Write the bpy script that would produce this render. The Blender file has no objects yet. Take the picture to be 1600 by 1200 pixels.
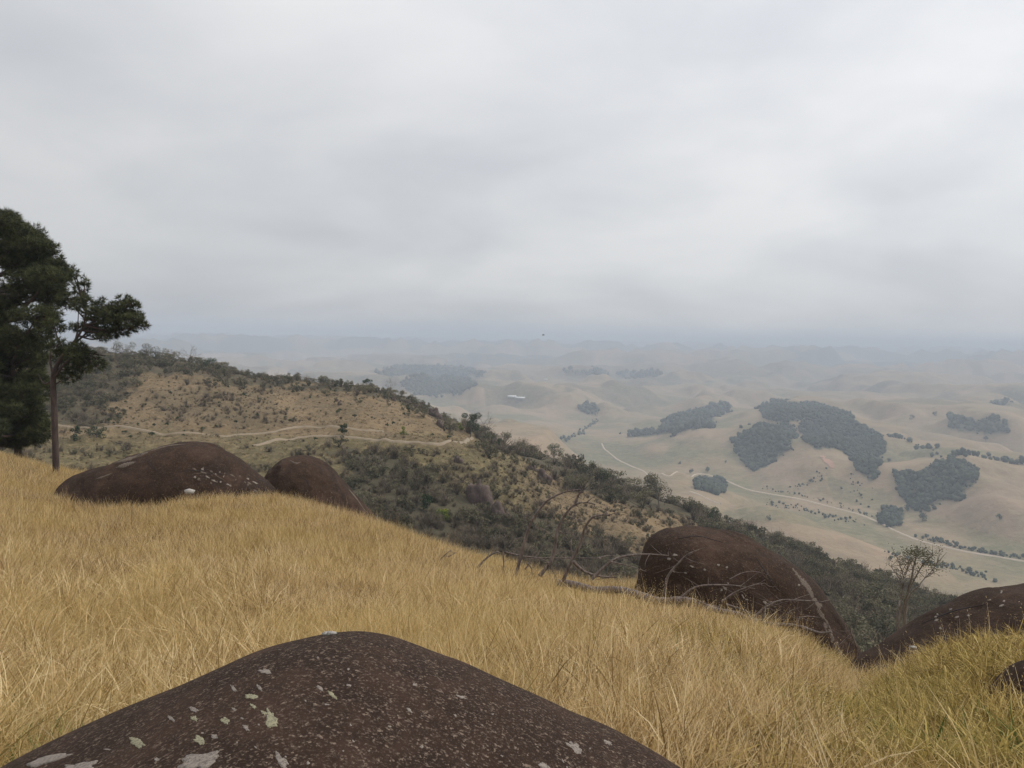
import bpy, math, random
import numpy as np
from mathutils import Vector
from mathutils.bvhtree import BVHTree
rnd = random.Random(7)
R = np.random.RandomState(11)
sc = bpy.context.scene
COL = sc.collection

# ------------------------------------------------------------------ camera
F = 1185.0
PITCH = math.atan(70 / F); ROLL = math.radians(1.05)
fwd = np.array([0, math.cos(PITCH), -math.sin(PITCH)])
up0 = np.array([0, math.sin(PITCH), math.cos(PITCH)])
rt0 = np.array([1.0, 0, 0])
rt = rt0 * math.cos(ROLL) + up0 * math.sin(ROLL)
up = up0 * math.cos(ROLL) - rt0 * math.sin(ROLL)
cam = bpy.data.cameras.new('camera'); cam_o = bpy.data.objects.new('camera', cam); COL.objects.link(cam_o)
from mathutils import Matrix
cam_o.matrix_world = Matrix(((rt[0], up[0], -fwd[0], 0), (rt[1], up[1], -fwd[1], 0), (rt[2], up[2], -fwd[2], 0), (0, 0, 0, 1)))
cam.sensor_width = 36; cam.lens = 36 * F / 1600
cam.clip_start = 0.05; cam.clip_end = 90000
sc.camera = cam_o

# ------------------------------------------------------------------ light
SUN_EL, SUN_AZ = math.radians(42), math.radians(80)      # azimuth from +Y towards +X
w = bpy.data.worlds.new('World'); sc.world = w; w.use_nodes = True
nt = w.node_tree; nt.nodes.clear()
def N(t, typ, **k):
    n = t.nodes.new(typ)
    for a, b in k.items():
        if a.startswith('i_'):
            n.inputs[a[2:].replace('_', ' ')].default_value = b
        else: setattr(n, a, b)
    return n
def L(t, a, b): t.links.new(a, b)
wo = N(nt, 'ShaderNodeOutputWorld'); mixs = N(nt, 'ShaderNodeMixShader')
bg1 = N(nt, 'ShaderNodeBackground'); bg2 = N(nt, 'ShaderNodeBackground')
sky = N(nt, 'ShaderNodeTexSky', sky_type='NISHITA', sun_disc=False)
sky.sun_elevation = SUN_EL; sky.sun_rotation = SUN_AZ
L(nt, sky.outputs[0], bg1.inputs[0]); bg1.inputs[1].default_value = 0.08
tc = N(nt, 'ShaderNodeTexCoord'); sep = N(nt, 'ShaderNodeSeparateXYZ'); L(nt, tc.outputs['Generated'], sep.inputs[0])
zc = N(nt, 'ShaderNodeMath', operation='MAXIMUM'); L(nt, sep.outputs[2], zc.inputs[0]); zc.inputs[1].default_value = 0.0
za = N(nt, 'ShaderNodeMath', operation='ADD'); L(nt, zc.outputs[0], za.inputs[0]); za.inputs[1].default_value = 0.30
dv = N(nt, 'ShaderNodeVectorMath', operation='DIVIDE'); L(nt, tc.outputs['Generated'], dv.inputs[0])
cz = N(nt, 'ShaderNodeCombineXYZ')
for i in range(3): L(nt, za.outputs[0], cz.inputs[i])
L(nt, cz.outputs[0], dv.inputs[1])
mp = N(nt, 'ShaderNodeMapping'); L(nt, dv.outputs[0], mp.inputs[0]); mp.inputs['Scale'].default_value = (0.75, 0.85, 0.0); mp.inputs['Location'].default_value = (3.3, 1.2, 0); mp.inputs['Rotation'].default_value = (0, 0, 0.25)
n1 = N(nt, 'ShaderNodeTexNoise'); L(nt, mp.outputs[0], n1.inputs['Vector']); n1.inputs['Scale'].default_value = 1.7; n1.inputs['Detail'].default_value = 6; n1.inputs['Roughness'].default_value = 0.50; n1.inputs['Distortion'].default_value = 0.25
cr = N(nt, 'ShaderNodeValToRGB'); L(nt, n1.outputs[0], cr.inputs[0])
cr.color_ramp.elements[0].position = 0.34; cr.color_ramp.elements[0].color = (0.665, 0.68, 0.71, 1)
cr.color_ramp.elements[1].position = 0.64; cr.color_ramp.elements[1].color = (0.86, 0.86, 0.862, 1)
# elevation gradient of the cloud deck, brighter overhead
gr = N(nt, 'ShaderNodeMapRange'); L(nt, sep.outputs[2], gr.inputs[0]); gr.inputs[1].default_value = 0.0; gr.inputs[2].default_value = 0.55; gr.inputs[3].default_value = 0.80; gr.inputs[4].default_value = 1.08
# side gradient towards the sun
dt = N(nt, 'ShaderNodeVectorMath', operation='DOT_PRODUCT'); L(nt, tc.outputs['Generated'], dt.inputs[0]); dt.inputs[1].default_value = (math.sin(SUN_AZ) * math.cos(SUN_EL), math.cos(SUN_AZ) * math.cos(SUN_EL), math.sin(SUN_EL))
gs = N(nt, 'ShaderNodeMapRange'); L(nt, dt.outputs['Value'], gs.inputs[0]); gs.inputs[1].default_value = -0.2; gs.inputs[2].default_value = 1.0; gs.inputs[3].default_value = 0.88; gs.inputs[4].default_value = 1.28
mm = N(nt, 'ShaderNodeMath', operation='MULTIPLY'); L(nt, gr.outputs[0], mm.inputs[0]); L(nt, gs.outputs[0], mm.inputs[1])
vs = N(nt, 'ShaderNodeVectorMath', operation='SCALE'); L(nt, cr.outputs[0], vs.inputs[0]); L(nt, mm.outputs[0], vs.inputs['Scale'])
L(nt, vs.outputs[0], bg2.inputs[0]); bg2.inputs[1].default_value = 0.90
mixs.inputs[0].default_value = 0.92
L(nt, bg1.outputs[0], mixs.inputs[1]); L(nt, bg2.outputs[0], mixs.inputs[2]); L(nt, mixs.outputs[0], wo.inputs[0])
sl = bpy.data.lights.new('sun', 'SUN'); sl.energy = 1.5; sl.angle = math.radians(10); sl.color = (1, 0.96, 0.9)
so = bpy.data.objects.new('sun', sl); COL.objects.link(so)
sd = Vector((math.sin(SUN_AZ) * math.cos(SUN_EL), math.cos(SUN_AZ) * math.cos(SUN_EL), math.sin(SUN_EL)))
so.rotation_euler = sd.to_track_quat('Z', 'Y').to_euler(); so.location = (20, -20, 60)
vsn = sc.view_settings; vsn.view_transform = 'Standard'; vsn.look = 'None'; vsn.gamma = 1; vsn.use_curve_mapping = False; vsn.exposure = 0.22
cy = sc.cycles; cy.use_denoising = True; cy.max_bounces = 5; cy.diffuse_bounces = 3; cy.volume_bounces = 2; cy.transparent_max_bounces = 6
cy.use_adaptive_sampling = True; cy.adaptive_threshold = 0.015

# ------------------------------------------------------------------ projection helpers
def ray(px, py):
    px = np.asarray(px, float); py = np.asarray(py, float)
    return fwd * F + (px - 800)[..., None] * rt - (py - 600)[..., None] * up
def at(px, py, Y):
    d = ray(px, py); return d * (np.asarray(Y, float) / d[..., 1])[..., None]
def proj(P):
    P = np.asarray(P, float); zf = np.maximum(P @ fwd, 1e-3)
    return 800 + F * (P @ rt) / zf, 600 - F * (P @ up) / zf

# ------------------------------------------------------------------ noise
def _hash(i, j, s):
    n = (i * 374761393 + j * 668265263 + s * 974711) & 0xffffffff
    n = ((n ^ (n >> 13)) * 1274126177) & 0xffffffff
    return ((n ^ (n >> 16)) & 0xffff) / 65535.0
def vnoise(x, y, s=0):
    xi = np.floor(x).astype(np.int64); yi = np.floor(y).astype(np.int64)
    fx = x - xi; fy = y - yi; fx = fx**3 * (fx * (fx * 6 - 15) + 10); fy = fy**3 * (fy * (fy * 6 - 15) + 10)
    a = _hash(xi, yi, s); b = _hash(xi + 1, yi, s); c = _hash(xi, yi + 1, s); d = _hash(xi + 1, yi + 1, s)
    return (a + (b - a) * fx) * (1 - fy) + (c + (d - c) * fx) * fy
def fbm(x, y, s=0, o=4):
    t = 0; a = 0.5
    for k in range(o):
        t = t + a * (vnoise(x, y, s + k * 17) * 2 - 1); a *= 0.5; x = x * 2.03 + 11.3; y = y * 2.03 - 7.7
    return t
def sstep(a, b, x):
    t = np.clip((x - a) / (b - a), 0, 1); return t * t * (3 - 2 * t)

# ------------------------------------------------------------------ terrain
YK = [5, 8, 12, 17, 24, 32, 42, 60, 90, 130, 170, 200, 240, 300, 400, 600]
CT = {   # column of the photograph: pixels below the horizon at those forward distances
 0:    [735,578,454,376,306,255,209,217,250,246,200,150, 95, 48, 60,250],
 150:  [760,610,490,405,335,280,241,255,290,270,205,154, 95, 44, 55,250],
 300:  [750,600,480,395,325,270,275,320,330,280,205,153, 92, 54, 70,260],
 450:  [735,580,465,385,320,272,292,330,340,290,212,160,112, 74,110,300],
 600:  [730,570,460,390,340,312,345,380,380,320,225,166,118, 88,150,330],
 750:  [725,565,465,402,366,362,396,430,430,340,245,183,162,150,230,400],
 900:  [725,570,475,428,400,408,445,480,460,370,290,250,215,205,300,430],
 1050: [725,575,485,445,408,425,470,500,480,390,325,290,268,262,380,460],
 1200: [730,590,505,460,475,515,550,560,510,430,370,340,315,310,420,480],
 1350: [735,625,560,530,580,610,630,600,540,460,410,385,368,370,450,500],
 1500: [730,590,490,540,600,640,640,620,570,500,450,425,412,420,480,510],
 1620: [725,570,475,540,600,640,640,620,570,510,465,440,430,435,490,520],
}
px_c = sorted(CT)
UG = np.linspace(-0.9, 0.9, 181)
def spline1(x, y, xn):          # monotone-ish cubic (finite difference tangents)
    x = np.asarray(x, float); y = np.asarray(y, float)
    m = np.gradient(y, x); k = np.clip(np.searchsorted(x, xn) - 1, 0, len(x) - 2)
    hh = x[k + 1] - x[k]; t = np.clip((xn - x[k]) / hh, 0, 1)
    t2 = t * t; t3 = t2 * t
    return (2*t3-3*t2+1)*y[k] + (t3-2*t2+t)*hh*m[k] + (-2*t3+3*t2)*y[k+1] + (t3-t2)*hh*m[k+1]
rows = []
for i, Y in enumerate(YK):
    us, ss = [], []
    for p in px_c:
        hz = 530 + (p - 800) * math.tan(ROLL)
        q = at(p, hz + CT[p][i], Y); us.append(q[0] / Y); ss.append(-q[2] / Y)
    rows.append(spline1(us, ss, UG))
YK2 = [1.0, 1.8, 3.0] + YK
rows = [np.full(181, 2.75), np.full(181, 2.78 / 1.8), np.full(181, 2.85 / 3.0)] + rows
TAB = np.array(rows); LY = np.log(np.array(YK2)); MT = np.gradient(TAB, LY, axis=0)
def h_near(x, y):
    th = np.arctan2(x, y); thc = np.clip(th, -0.70, 0.70); r = np.hypot(x, y)
    Y = np.maximum(r * np.cos(thc), 1.0); u = np.tan(thc)
    fu = np.clip((u + 0.9) / 0.01, 0, 179.999); iu = fu.astype(int); fu = fu - iu
    ly = np.clip(np.log(Y), LY[0], LY[-1]); k = np.clip(np.searchsorted(LY, ly) - 1, 0, len(LY) - 2)
    hh = LY[k+1] - LY[k]; t = (ly - LY[k]) / hh; t2 = t*t; t3 = t2*t
    def ev(j): return (2*t3-3*t2+1)*TAB[k, j] + (t3-2*t2+t)*hh*MT[k, j] + (-2*t3+3*t2)*TAB[k+1, j] + (t3-t2)*hh*MT[k+1, j]
    s = ev(iu) * (1 - fu) + ev(iu + 1) * fu
    z = -s * Y
    ab = sstep(1.2, 2.4, np.abs(th)); z = z * (1 - ab) + (-3 - 0.12 * np.minimum(r, 120)) * ab
    z = z + fbm(x * 0.9, y * 0.9, 3, 3) * 0.10 * sstep(2, 6, r) + fbm(x / 9, y / 9, 5, 3) * 1.3 * sstep(60, 130, r) + fbm(x / 28, y / 28, 9, 3) * 3.0 * sstep(80, 200, r)
    return z
BASE = -280.0
def hill(px, py, Y, sx, sy, rot=0.0):
    q = at(px, py, Y); return (q[0], Y, q[2] - BASE, sx, sy, math.radians(rot))
HILLS = [
 # low ridge in front of the road
 hill(1150,802,1120,70,70,-35), hill(1215,796,1060,85,70,-40), hill(1290,826,990,90,75,-40), hill(1360,866,910,85,70,-40), hill(1440,905,850,80,70,-40),
 # hill between the two arms of forest, and the wooded crest behind it
 hill(1235,684,1680,75,200,8), hill(1300,690,1640,60,120,-20), hill(1260,634,2250,220,190,0), hill(1350,655,2050,150,120,-25),
 # long smooth hill on the left of it
 hill(1010,692,1850,120,140,10), hill(1100,678,1900,140,170,5), hill(1180,674,1850,90,150,5), hill(950,715,1700,90,120,0),
 hill(1090,648,2400,220,120,12), hill(1150,632,2750,120,160,0),
 # big grassy hill on the right
 hill(1390,690,1700,100,110,-20), hill(1480,704,1560,130,110,-15), hill(1570,716,1500,140,120,-12), hill(1680,725,1400,160,140,-10), hill(1600,780,1240,140,120,-25),
 # further rises
 hill(1330,612,3300,260,250,0), hill(1500,622,3100,330,220,0), hill(1640,616,3100,260,240,0),
 hill(1420,596,4200,300,260,0), hill(1180,606,3700,300,260,0), hill(1060,590,4300,260,240,0), hill(1560,655,2450,160,120,0),
 hill(820,596,3700,420,300,0), hill(950,603,3500,260,260,0), hill(700,606,3300,260,260,0), hill(880,640,2700,220,180,0), hill(800,650,2500,200,150,0),
 hill(690,588,4200,200,180,0), hill(650,574,5400,330,260,0), hill(880,546,8200,330,330,0), hill(770,556,7000,420,300,0),
 hill(1000,565,6200,400,300,0), hill(1250,570,6000,420,300,0), hill(1480,572,5600,400,300,0), hill(560,560,7000,500,300,0),
]
RD = []
for _px, _py in [(900,660),(940,693),(962,716),(1010,740),(1045,744),(1085,742),(1120,746),(1150,758),(1180,768),(1250,780),(1320,798),(1370,815),(1400,830),(1440,846),(1490,858),(1550,869),(1620,880),(1700,890),(1800,905)]:
    _d = ray(_px, _py); _q = _d * ((BASE + 4) / _d[2]); RD.append(_q[:2])
RD = np.array(RD)
def road_dist(x, y):
    d = np.full(np.shape(x), 1e9)
    for a, b in zip(RD[:-1], RD[1:]):
        ab = b - a; t = np.clip(((x - a[0]) * ab[0] + (y - a[1]) * ab[1]) / (ab @ ab), 0, 1)
        d = np.minimum(d, np.hypot(x - a[0] - t * ab[0], y - a[1] - t * ab[1]))
    return d
def h_far(x, y):
    r = np.hypot(x, y)
    z = np.zeros_like(x, dtype=float)
    acc = np.zeros_like(z)
    for (cx, cy_, a, sx, sy, ro) in HILLS:
        dx = x - cx; dy = y - cy_; c, s = math.cos(ro), math.sin(ro)
        g = ((dx*c + dy*s) / sx)**2 + ((-dx*s + dy*c) / sy)**2
        acc = acc + (np.maximum(a, 1) * np.exp(-0.5 * g))**4
    z = acc**0.25
    am = 22 + 22 * sstep(2200, 5000, r)
    n = fbm(x / 330 + 3, y / 430, 21, 4)
    rid = 1 - np.abs(fbm(x / 2900, y / 1500, 31, 5)) * 2.3
    big = 290 * np.clip(rid, 0, 1)**2 * sstep(2600, 8500, r) + 45 * sstep(10000, 22000, r)
    gul = -11 * np.clip(1 - np.abs(fbm(x / 230, y / 270, 41, 3)) * 5, 0, 1) * sstep(10, 45, z)
    bi = np.abs(fbm(x / 540 + 7.3, y / 660 + 2.1, 61, 4)); bl = (250 + 50 * sstep(2500, 5000, r)) * sstep(850, 1350, r) * np.minimum(bi, 0.42)
    z = ((np.maximum(z, 0)**3 + bl**3)**(1/3.)) * (0.06 + 0.94 * sstep(15, 230, road_dist(x, y)))
    z = BASE + np.maximum(z, big * 0.9 + 0.25 * z) + n * am * 0.55 + gul
    return z
def H(x, y):
    x = np.asarray(x, float); y = np.asarray(y, float); r = np.hypot(x, y)
    k = sstep(math.log(430), math.log(860), np.log(np.maximum(r, 1)))
    return h_near(x, y) * (1 - k) + h_far(x, y) * k
YM = np.exp(np.arange(math.log(2.5), math.log(24000), 0.006))
def hit(px, py, dz=0.0, ymin=2.5):
    d = ray(px, py); d = d / d[1]; P = d[None, :] * YM[:, None]
    hh = H(P[:, 0], P[:, 1]) + dz
    b = np.where((hh >= P[:, 2]) & (YM >= ymin))[0]
    if len(b) == 0: return None
    i = b[0]
    if i > 0 and YM[i-1] >= ymin:
        f0 = P[i-1, 2] - hh[i-1]; f1 = P[i, 2] - hh[i]; t = f0 / (f0 - f1 + 1e-9)
        q = P[i-1] + (P[i] - P[i-1]) * t
    else: q = P[i]
    return np.array([q[0], q[1], float(H(q[0], q[1]))])

# ------------------------------------------------------------------ mesh helpers
def mk(name, V, Fc, mat, parent=None, smooth=False, label=None, cat=None, group=None, kind=None, attrs=None, link=True):
    V = np.asarray(V, np.float32); me = bpy.data.meshes.new(name)
    if isinstance(Fc, np.ndarray): Fl = [Fc]
    else: Fl = [np.asarray(f) for f in Fc if len(f)]
    tot = sum(f.size for f in Fl); nf = sum(len(f) for f in Fl)
    me.vertices.add(len(V)); me.vertices.foreach_set('co', V.ravel())
    me.loops.add(tot); me.polygons.add(nf)
    me.loops.foreach_set('vertex_index', np.concatenate([f.ravel() for f in Fl]).astype(np.int32))
    tt = np.concatenate([np.full(len(f), f.shape[1]) for f in Fl]); st = np.concatenate([[0], np.cumsum(tt)[:-1]])
    me.polygons.foreach_set('loop_start', st.astype(np.int32)); me.polygons.foreach_set('loop_total', tt.astype(np.int32))
    if smooth: me.polygons.foreach_set('use_smooth', np.ones(nf, bool))
    if attrs:
        for k, v in attrs.items():
            a = me.attributes.new(k, 'FLOAT', 'POINT'); a.data.foreach_set('value', np.asarray(v, np.float32))
    me.update(calc_edges=True)
    if mat: me.materials.append(mat)
    o = bpy.data.objects.new(name, me)
    if link: COL.objects.link(o)
    if parent: o.parent = parent
    tag(o, label, cat, group, kind)
    return o
def tag(o, label=None, cat=None, group=None, kind=None):
    if label: o['label'] = label
    if cat: o['category'] = cat
    if group: o['group'] = group
    if kind: o['kind'] = kind
    return o
def empty(name, loc, label, cat, group=None, rz=0.0):
    o = bpy.data.objects.new(name, None); o.location = tuple(float(v) for v in loc); o.rotation_euler = (0, 0, rz); o.empty_display_size = 0.3
    COL.objects.link(o); return tag(o, label, cat, group)
class MB:
    def __init__(s): s.V = []; s.Q = []; s.T = []; s.n = 0; s.A = []
    def add(s, V, Q=None, T=None, a=0.5):
        V = np.asarray(V, float).reshape(-1, 3)
        if Q is not None and len(Q): s.Q.append(np.asarray(Q) + s.n)
        if T is not None and len(T): s.T.append(np.asarray(T) + s.n)
        s.V.append(V); s.A.append(np.broadcast_to(np.asarray(a, float), (len(V),))); s.n += len(V)
    def tube(s, P, r, n=6, a=0.5, cap=True):
        P = np.asarray(P, float); m = len(P); r = np.broadcast_to(np.asarray(r, float), (m,))
        T = np.gradient(P, axis=0); T /= np.linalg.norm(T, axis=1)[:, None] + 1e-9
        ref = np.array([0.31, 0.17, 0.93]) if abs(T[0] @ np.array([0.31, .17, .93])) < .9 else np.array([1., 0, 0])
        A = np.cross(T, ref); A /= np.linalg.norm(A, axis=1)[:, None] + 1e-9; B = np.cross(T, A)
        ang = np.linspace(0, 2*np.pi, n, endpoint=False)
        V = (P[:, None] + r[:, None, None] * (np.cos(ang)[None, :, None] * A[:, None] + np.sin(ang)[None, :, None] * B[:, None])).reshape(-1, 3)
        i, j = np.meshgrid(np.arange(m-1), np.arange(n), indexing='ij'); j2 = (j+1) % n
        Q = np.stack([i*n+j, i*n+j2, (i+1)*n+j2, (i+1)*n+j], -1).reshape(-1, 4)
        s.add(V, Q=Q, a=a)
        if cap and n >= 3:
            s.add(V[:n], T=[[0, k+1, k] for k in range(1, n-1)], a=a); s.add(V[-n:], T=[[0, k, k+1] for k in range(1, n-1)], a=a)
    def build(s, name, mat, parent=None, smooth=True, **k):
        V = np.concatenate(s.V); Fl = []
        if s.Q: Fl.append(np.concatenate(s.Q))
        if s.T: Fl.append(np.concatenate(s.T))
        if parent is not None: V = V - np.array(parent.location)
        return mk(name, V, Fl, mat, parent, smooth, attrs={'tint': np.concatenate(s.A)}, **k)
def bez(P, n=10):          # smooth curve through points
    P = np.asarray(P, float); m = len(P)
    if m == 2: t = np.linspace(0, 1, n)[:, None]; return P[0] * (1-t) + P[1] * t
    x = np.arange(m); xn = np.linspace(0, m-1, n); return np.stack([spline1(x, P[:, i], xn) for i in range(P.shape[1])], -1)
def leaves(mb, C, size, rs, tint=0.5, flat=0.0, asp=0.55):
    C = np.asarray(C, float); n = len(C); size = np.broadcast_to(size, (n,))
    a = rs.normal(size=(n, 3)); a[:, 2] *= (1 - flat); a /= np.linalg.norm(a, axis=1)[:, None]
    b = np.cross(a, rs.normal(size=(n, 3)) * np.array([1-flat*.6, 1-flat*.6, 1])); b /= np.linalg.norm(b, axis=1)[:, None] + 1e-9
    a = a * size[:, None] * .5; b = b * size[:, None] * .5 * asp
    V = np.stack([C - a, C - b, C + a, C + b], 1).reshape(-1, 3)
    Q = np.arange(4 * n).reshape(n, 4)
    mb.add(V, Q=Q, a=np.repeat(np.broadcast_to(tint, (n,)), 4))
def inpoly(px, py, poly):
    poly = np.asarray(poly, float); c = np.zeros(np.shape(px), bool); j = len(poly) - 1
    for i in range(len(poly)):
        xi, yi = poly[i]; xj, yj = poly[j]
        c ^= ((yi > py) != (yj > py)) & (px < (xj - xi) * (py - yi) / (yj - yi + 1e-12) + xi); j = i
    return c

# ------------------------------------------------------------------ materials
def newmat(name):
    m = bpy.data.materials.new(name); m.use_nodes = True; t = m.node_tree; t.nodes.clear()
    o = N(t, 'ShaderNodeOutputMaterial'); b = N(t, 'ShaderNodeBsdfPrincipled'); L(t, b.outputs[0], o.inputs[0]); return m, t, b, o
def noise(t, vec, scale, detail=4, rough=0.55, dist=0.0):
    n = N(t, 'ShaderNodeTexNoise'); n.inputs['Scale'].default_value = scale; n.inputs['Detail'].default_value = detail; n.inputs['Roughness'].default_value = rough; n.inputs['Distortion'].default_value = dist
    if vec is not None: L(t, vec, n.inputs['Vector'])
    return n.outputs[0]
def ramp(t, fac, stops):
    r = N(t, 'ShaderNodeValToRGB'); e = r.color_ramp.elements
    while len(e) < len(stops): e.new(0.5)
    for k, (p, c) in enumerate(stops):
        e[k].position = p; e[k].color = (*c, 1) if not np.isscalar(c) else (c, c, c, 1)
    L(t, fac, r.inputs[0]); return r.outputs[0]
def mix(t, fac, a, b, mode='MIX'):
    m = N(t, 'ShaderNodeMix', data_type='RGBA', blend_type=mode)
    for s, v in ((0, fac), (6, a), (7, b)):
        if hasattr(v, 'links'): L(t, v, m.inputs[s])
        elif s == 0: m.inputs[0].default_value = v
        else: m.inputs[s].default_value = (*v, 1)
    return m.outputs[2]
def bump(t, b, hgt, strength, dist):
    n = N(t, 'ShaderNodeBump'); n.inputs['Strength'].default_value = strength; n.inputs['Distance'].default_value = dist
    L(t, hgt, n.inputs['Height']); L(t, n.outputs[0], b.inputs['Normal'])
def attr(t, name):
    a = N(t, 'ShaderNodeAttribute', attribute_name=name); return a.outputs['Fac']
def wpos(t): return N(t, 'ShaderNodeNewGeometry').outputs['Position']
def leafmat(name, stops, inst=0.35, trans=0.25, patch=None, rough=0.75):
    m, t, b, o = newmat(name)
    oi = N(t, 'ShaderNodeObjectInfo')
    f = N(t, 'ShaderNodeMath', operation='MULTIPLY_ADD'); L(t, oi.outputs['Random'], f.inputs[0]); f.inputs[1].default_value = inst
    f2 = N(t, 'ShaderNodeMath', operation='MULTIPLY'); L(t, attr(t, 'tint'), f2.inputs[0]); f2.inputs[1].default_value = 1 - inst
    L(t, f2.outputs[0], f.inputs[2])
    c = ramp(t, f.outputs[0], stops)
    if patch:
        sc_, col, amt = patch
        n = noise(t, wpos(t), sc_, 3); n = ramp(t, n, [(0.42, 0.0), (0.62, amt)]); c = mix(t, n, c, col)
    L(t, c, b.inputs['Base Color']); b.inputs['Roughness'].default_value = rough; b.inputs['Specular IOR Level'].default_value = 0.2
    if trans:
        tr = N(t, 'ShaderNodeBsdfTranslucent'); L(t, c, tr.inputs[0]); ms = N(t, 'ShaderNodeMixShader'); ms.inputs[0].default_value = trans
        L(t, b.outputs[0], ms.inputs[1]); L(t, tr.outputs[0], ms.inputs[2]); L(t, ms.outputs[0], o.inputs[0])
    return m
M = {}
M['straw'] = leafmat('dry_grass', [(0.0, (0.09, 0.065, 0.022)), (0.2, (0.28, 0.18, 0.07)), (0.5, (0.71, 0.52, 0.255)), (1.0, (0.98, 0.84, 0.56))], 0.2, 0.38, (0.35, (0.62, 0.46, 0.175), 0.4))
M['leafy'] = leafmat('yellow_grass', [(0.0, (0.05, 0.05, 0.014)), (0.25, (0.22, 0.145, 0.045)), (0.6, (0.56, 0.41, 0.13)), (1.0, (0.92, 0.74, 0.35))], 0.15, 0.3, (0.6, (0.42, 0.34, 0.10), 0.45))
M['clump'] = leafmat('hill_grass', [(0.0, (0.11, 0.085, 0.045)), (0.5, (0.24, 0.18, 0.10)), (1.0, (0.40, 0.31, 0.19))], 0.6, 0.2)
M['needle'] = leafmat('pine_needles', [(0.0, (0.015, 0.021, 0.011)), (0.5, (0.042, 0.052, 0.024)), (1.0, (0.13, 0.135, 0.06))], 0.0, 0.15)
M['scrubleaf'] = leafmat('scrub_leaves', [(0.0, (0.05, 0.048, 0.031)), (0.5, (0.13, 0.12, 0.071)), (1.0, (0.25, 0.222, 0.138))], 0.6, 0.2)
M['brownleaf'] = leafmat('bare_scrub', [(0.0, (0.08, 0.065, 0.048)), (0.5, (0.18, 0.145, 0.10)), (1.0, (0.30, 0.245, 0.175))], 0.6, 0.2)
M['treeleaf'] = leafmat('tree_leaves', [(0.0, (0.018, 0.032, 0.012)), (0.5, (0.035, 0.062, 0.022)), (1.0, (0.075, 0.11, 0.04))], 0.2, 0.2)
M['limeleaf'] = leafmat('lime_leaves', [(0.0, (0.06, 0.09, 0.02)), (0.5, (0.16, 0.20, 0.035)), (1.0, (0.42, 0.40, 0.06))], 0.1, 0.3)
M['forest'] = leafmat('far_forest', [(0.0, (0.022, 0.032, 0.017)), (0.5, (0.038, 0.051, 0.027)), (1.0, (0.066, 0.078, 0.038))], 0.7, 0.0)
M['purpleleaf'] = leafmat('reddish_leaves', [(0.0, (0.03, 0.02, 0.02)), (1.0, (0.09, 0.06, 0.055))], 0.2, 0.1)
def barkmat(name, c0, c1, sc_=6.0, st=0.5):
    m, t, b, o = newmat(name); p = N(t, 'ShaderNodeTexCoord').outputs['Object']
    mp = N(t, 'ShaderNodeMapping'); L(t, p, mp.inputs[0]); mp.inputs['Scale'].default_value = (1, 1, 0.25)
    n = noise(t, mp.outputs[0], sc_, 6, 0.65); L(t, ramp(t, n, [(0.35, c0), (0.65, c1)]), b.inputs['Base Color']); b.inputs['Roughness'].default_value = 0.9
    bump(t, b, n, st, 0.05); return m
M['bark'] = barkmat('pine_bark', (0.03, 0.02, 0.017), (0.085, 0.056, 0.045))
M['twig'] = barkmat('grey_bark', (0.09, 0.075, 0.06), (0.20, 0.17, 0.145), 12)
M['deadwood'] = barkmat('dead_wood', (0.075, 0.055, 0.047), (0.24, 0.19, 0.165), 14)
def groundmat():
    m, t, b, o = newmat('ground_soil'); p = wpos(t)
    n = noise(t, p, 0.6, 5); n2 = noise(t, p, 9, 5, 0.7)
    c = ramp(t, n, [(0.35, (0.17, 0.115, 0.05)), (0.65, (0.30, 0.21, 0.09))])
    c = mix(t, ramp(t, n2, [(0.4, 0.0), (0.7, 0.7)]), c, (0.42, 0.31, 0.14))
    L(t, c, b.inputs['Base Color']); b.inputs['Roughness'].default_value = 0.95; b.inputs['Specular IOR Level'].default_value = 0.1; bump(t, b, n2, 0.6, 0.05); return m
def hillmat():
    m, t, b, o = newmat('hillside_grass'); p = wpos(t)
    n = noise(t, p, 0.045, 6, 0.6); n2 = noise(t, p, 0.55, 6, 0.7); n3 = noise(t, p, 0.16, 5, 0.65, 0.6)
    dry = ramp(t, n, [(0.3, (0.155, 0.11, 0.065)), (0.7, (0.26, 0.185, 0.11))])
    olv = ramp(t, n2, [(0.3, (0.095, 0.08, 0.04)), (0.7, (0.185, 0.15, 0.075))])
    c = mix(t, attr(t, 'green'), dry, olv)
    c = mix(t, ramp(t, n3, [(0.46, 0.0), (0.66, 0.55)]), c, (0.115, 0.095, 0.06))
    c = mix(t, ramp(t, n2, [(0.5, 0.0), (0.75, 0.5)]), c, (0.37, 0.28, 0.16))
    c = mix(t, attr(t, 'wood'), c, (0.085, 0.075, 0.05))
    L(t, c, b.inputs['Base Color']); b.inputs['Roughness'].default_value = 0.95; b.inputs['Specular IOR Level'].default_value = 0.1; bump(t, b, n2, 0.8, 0.6); return m
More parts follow.
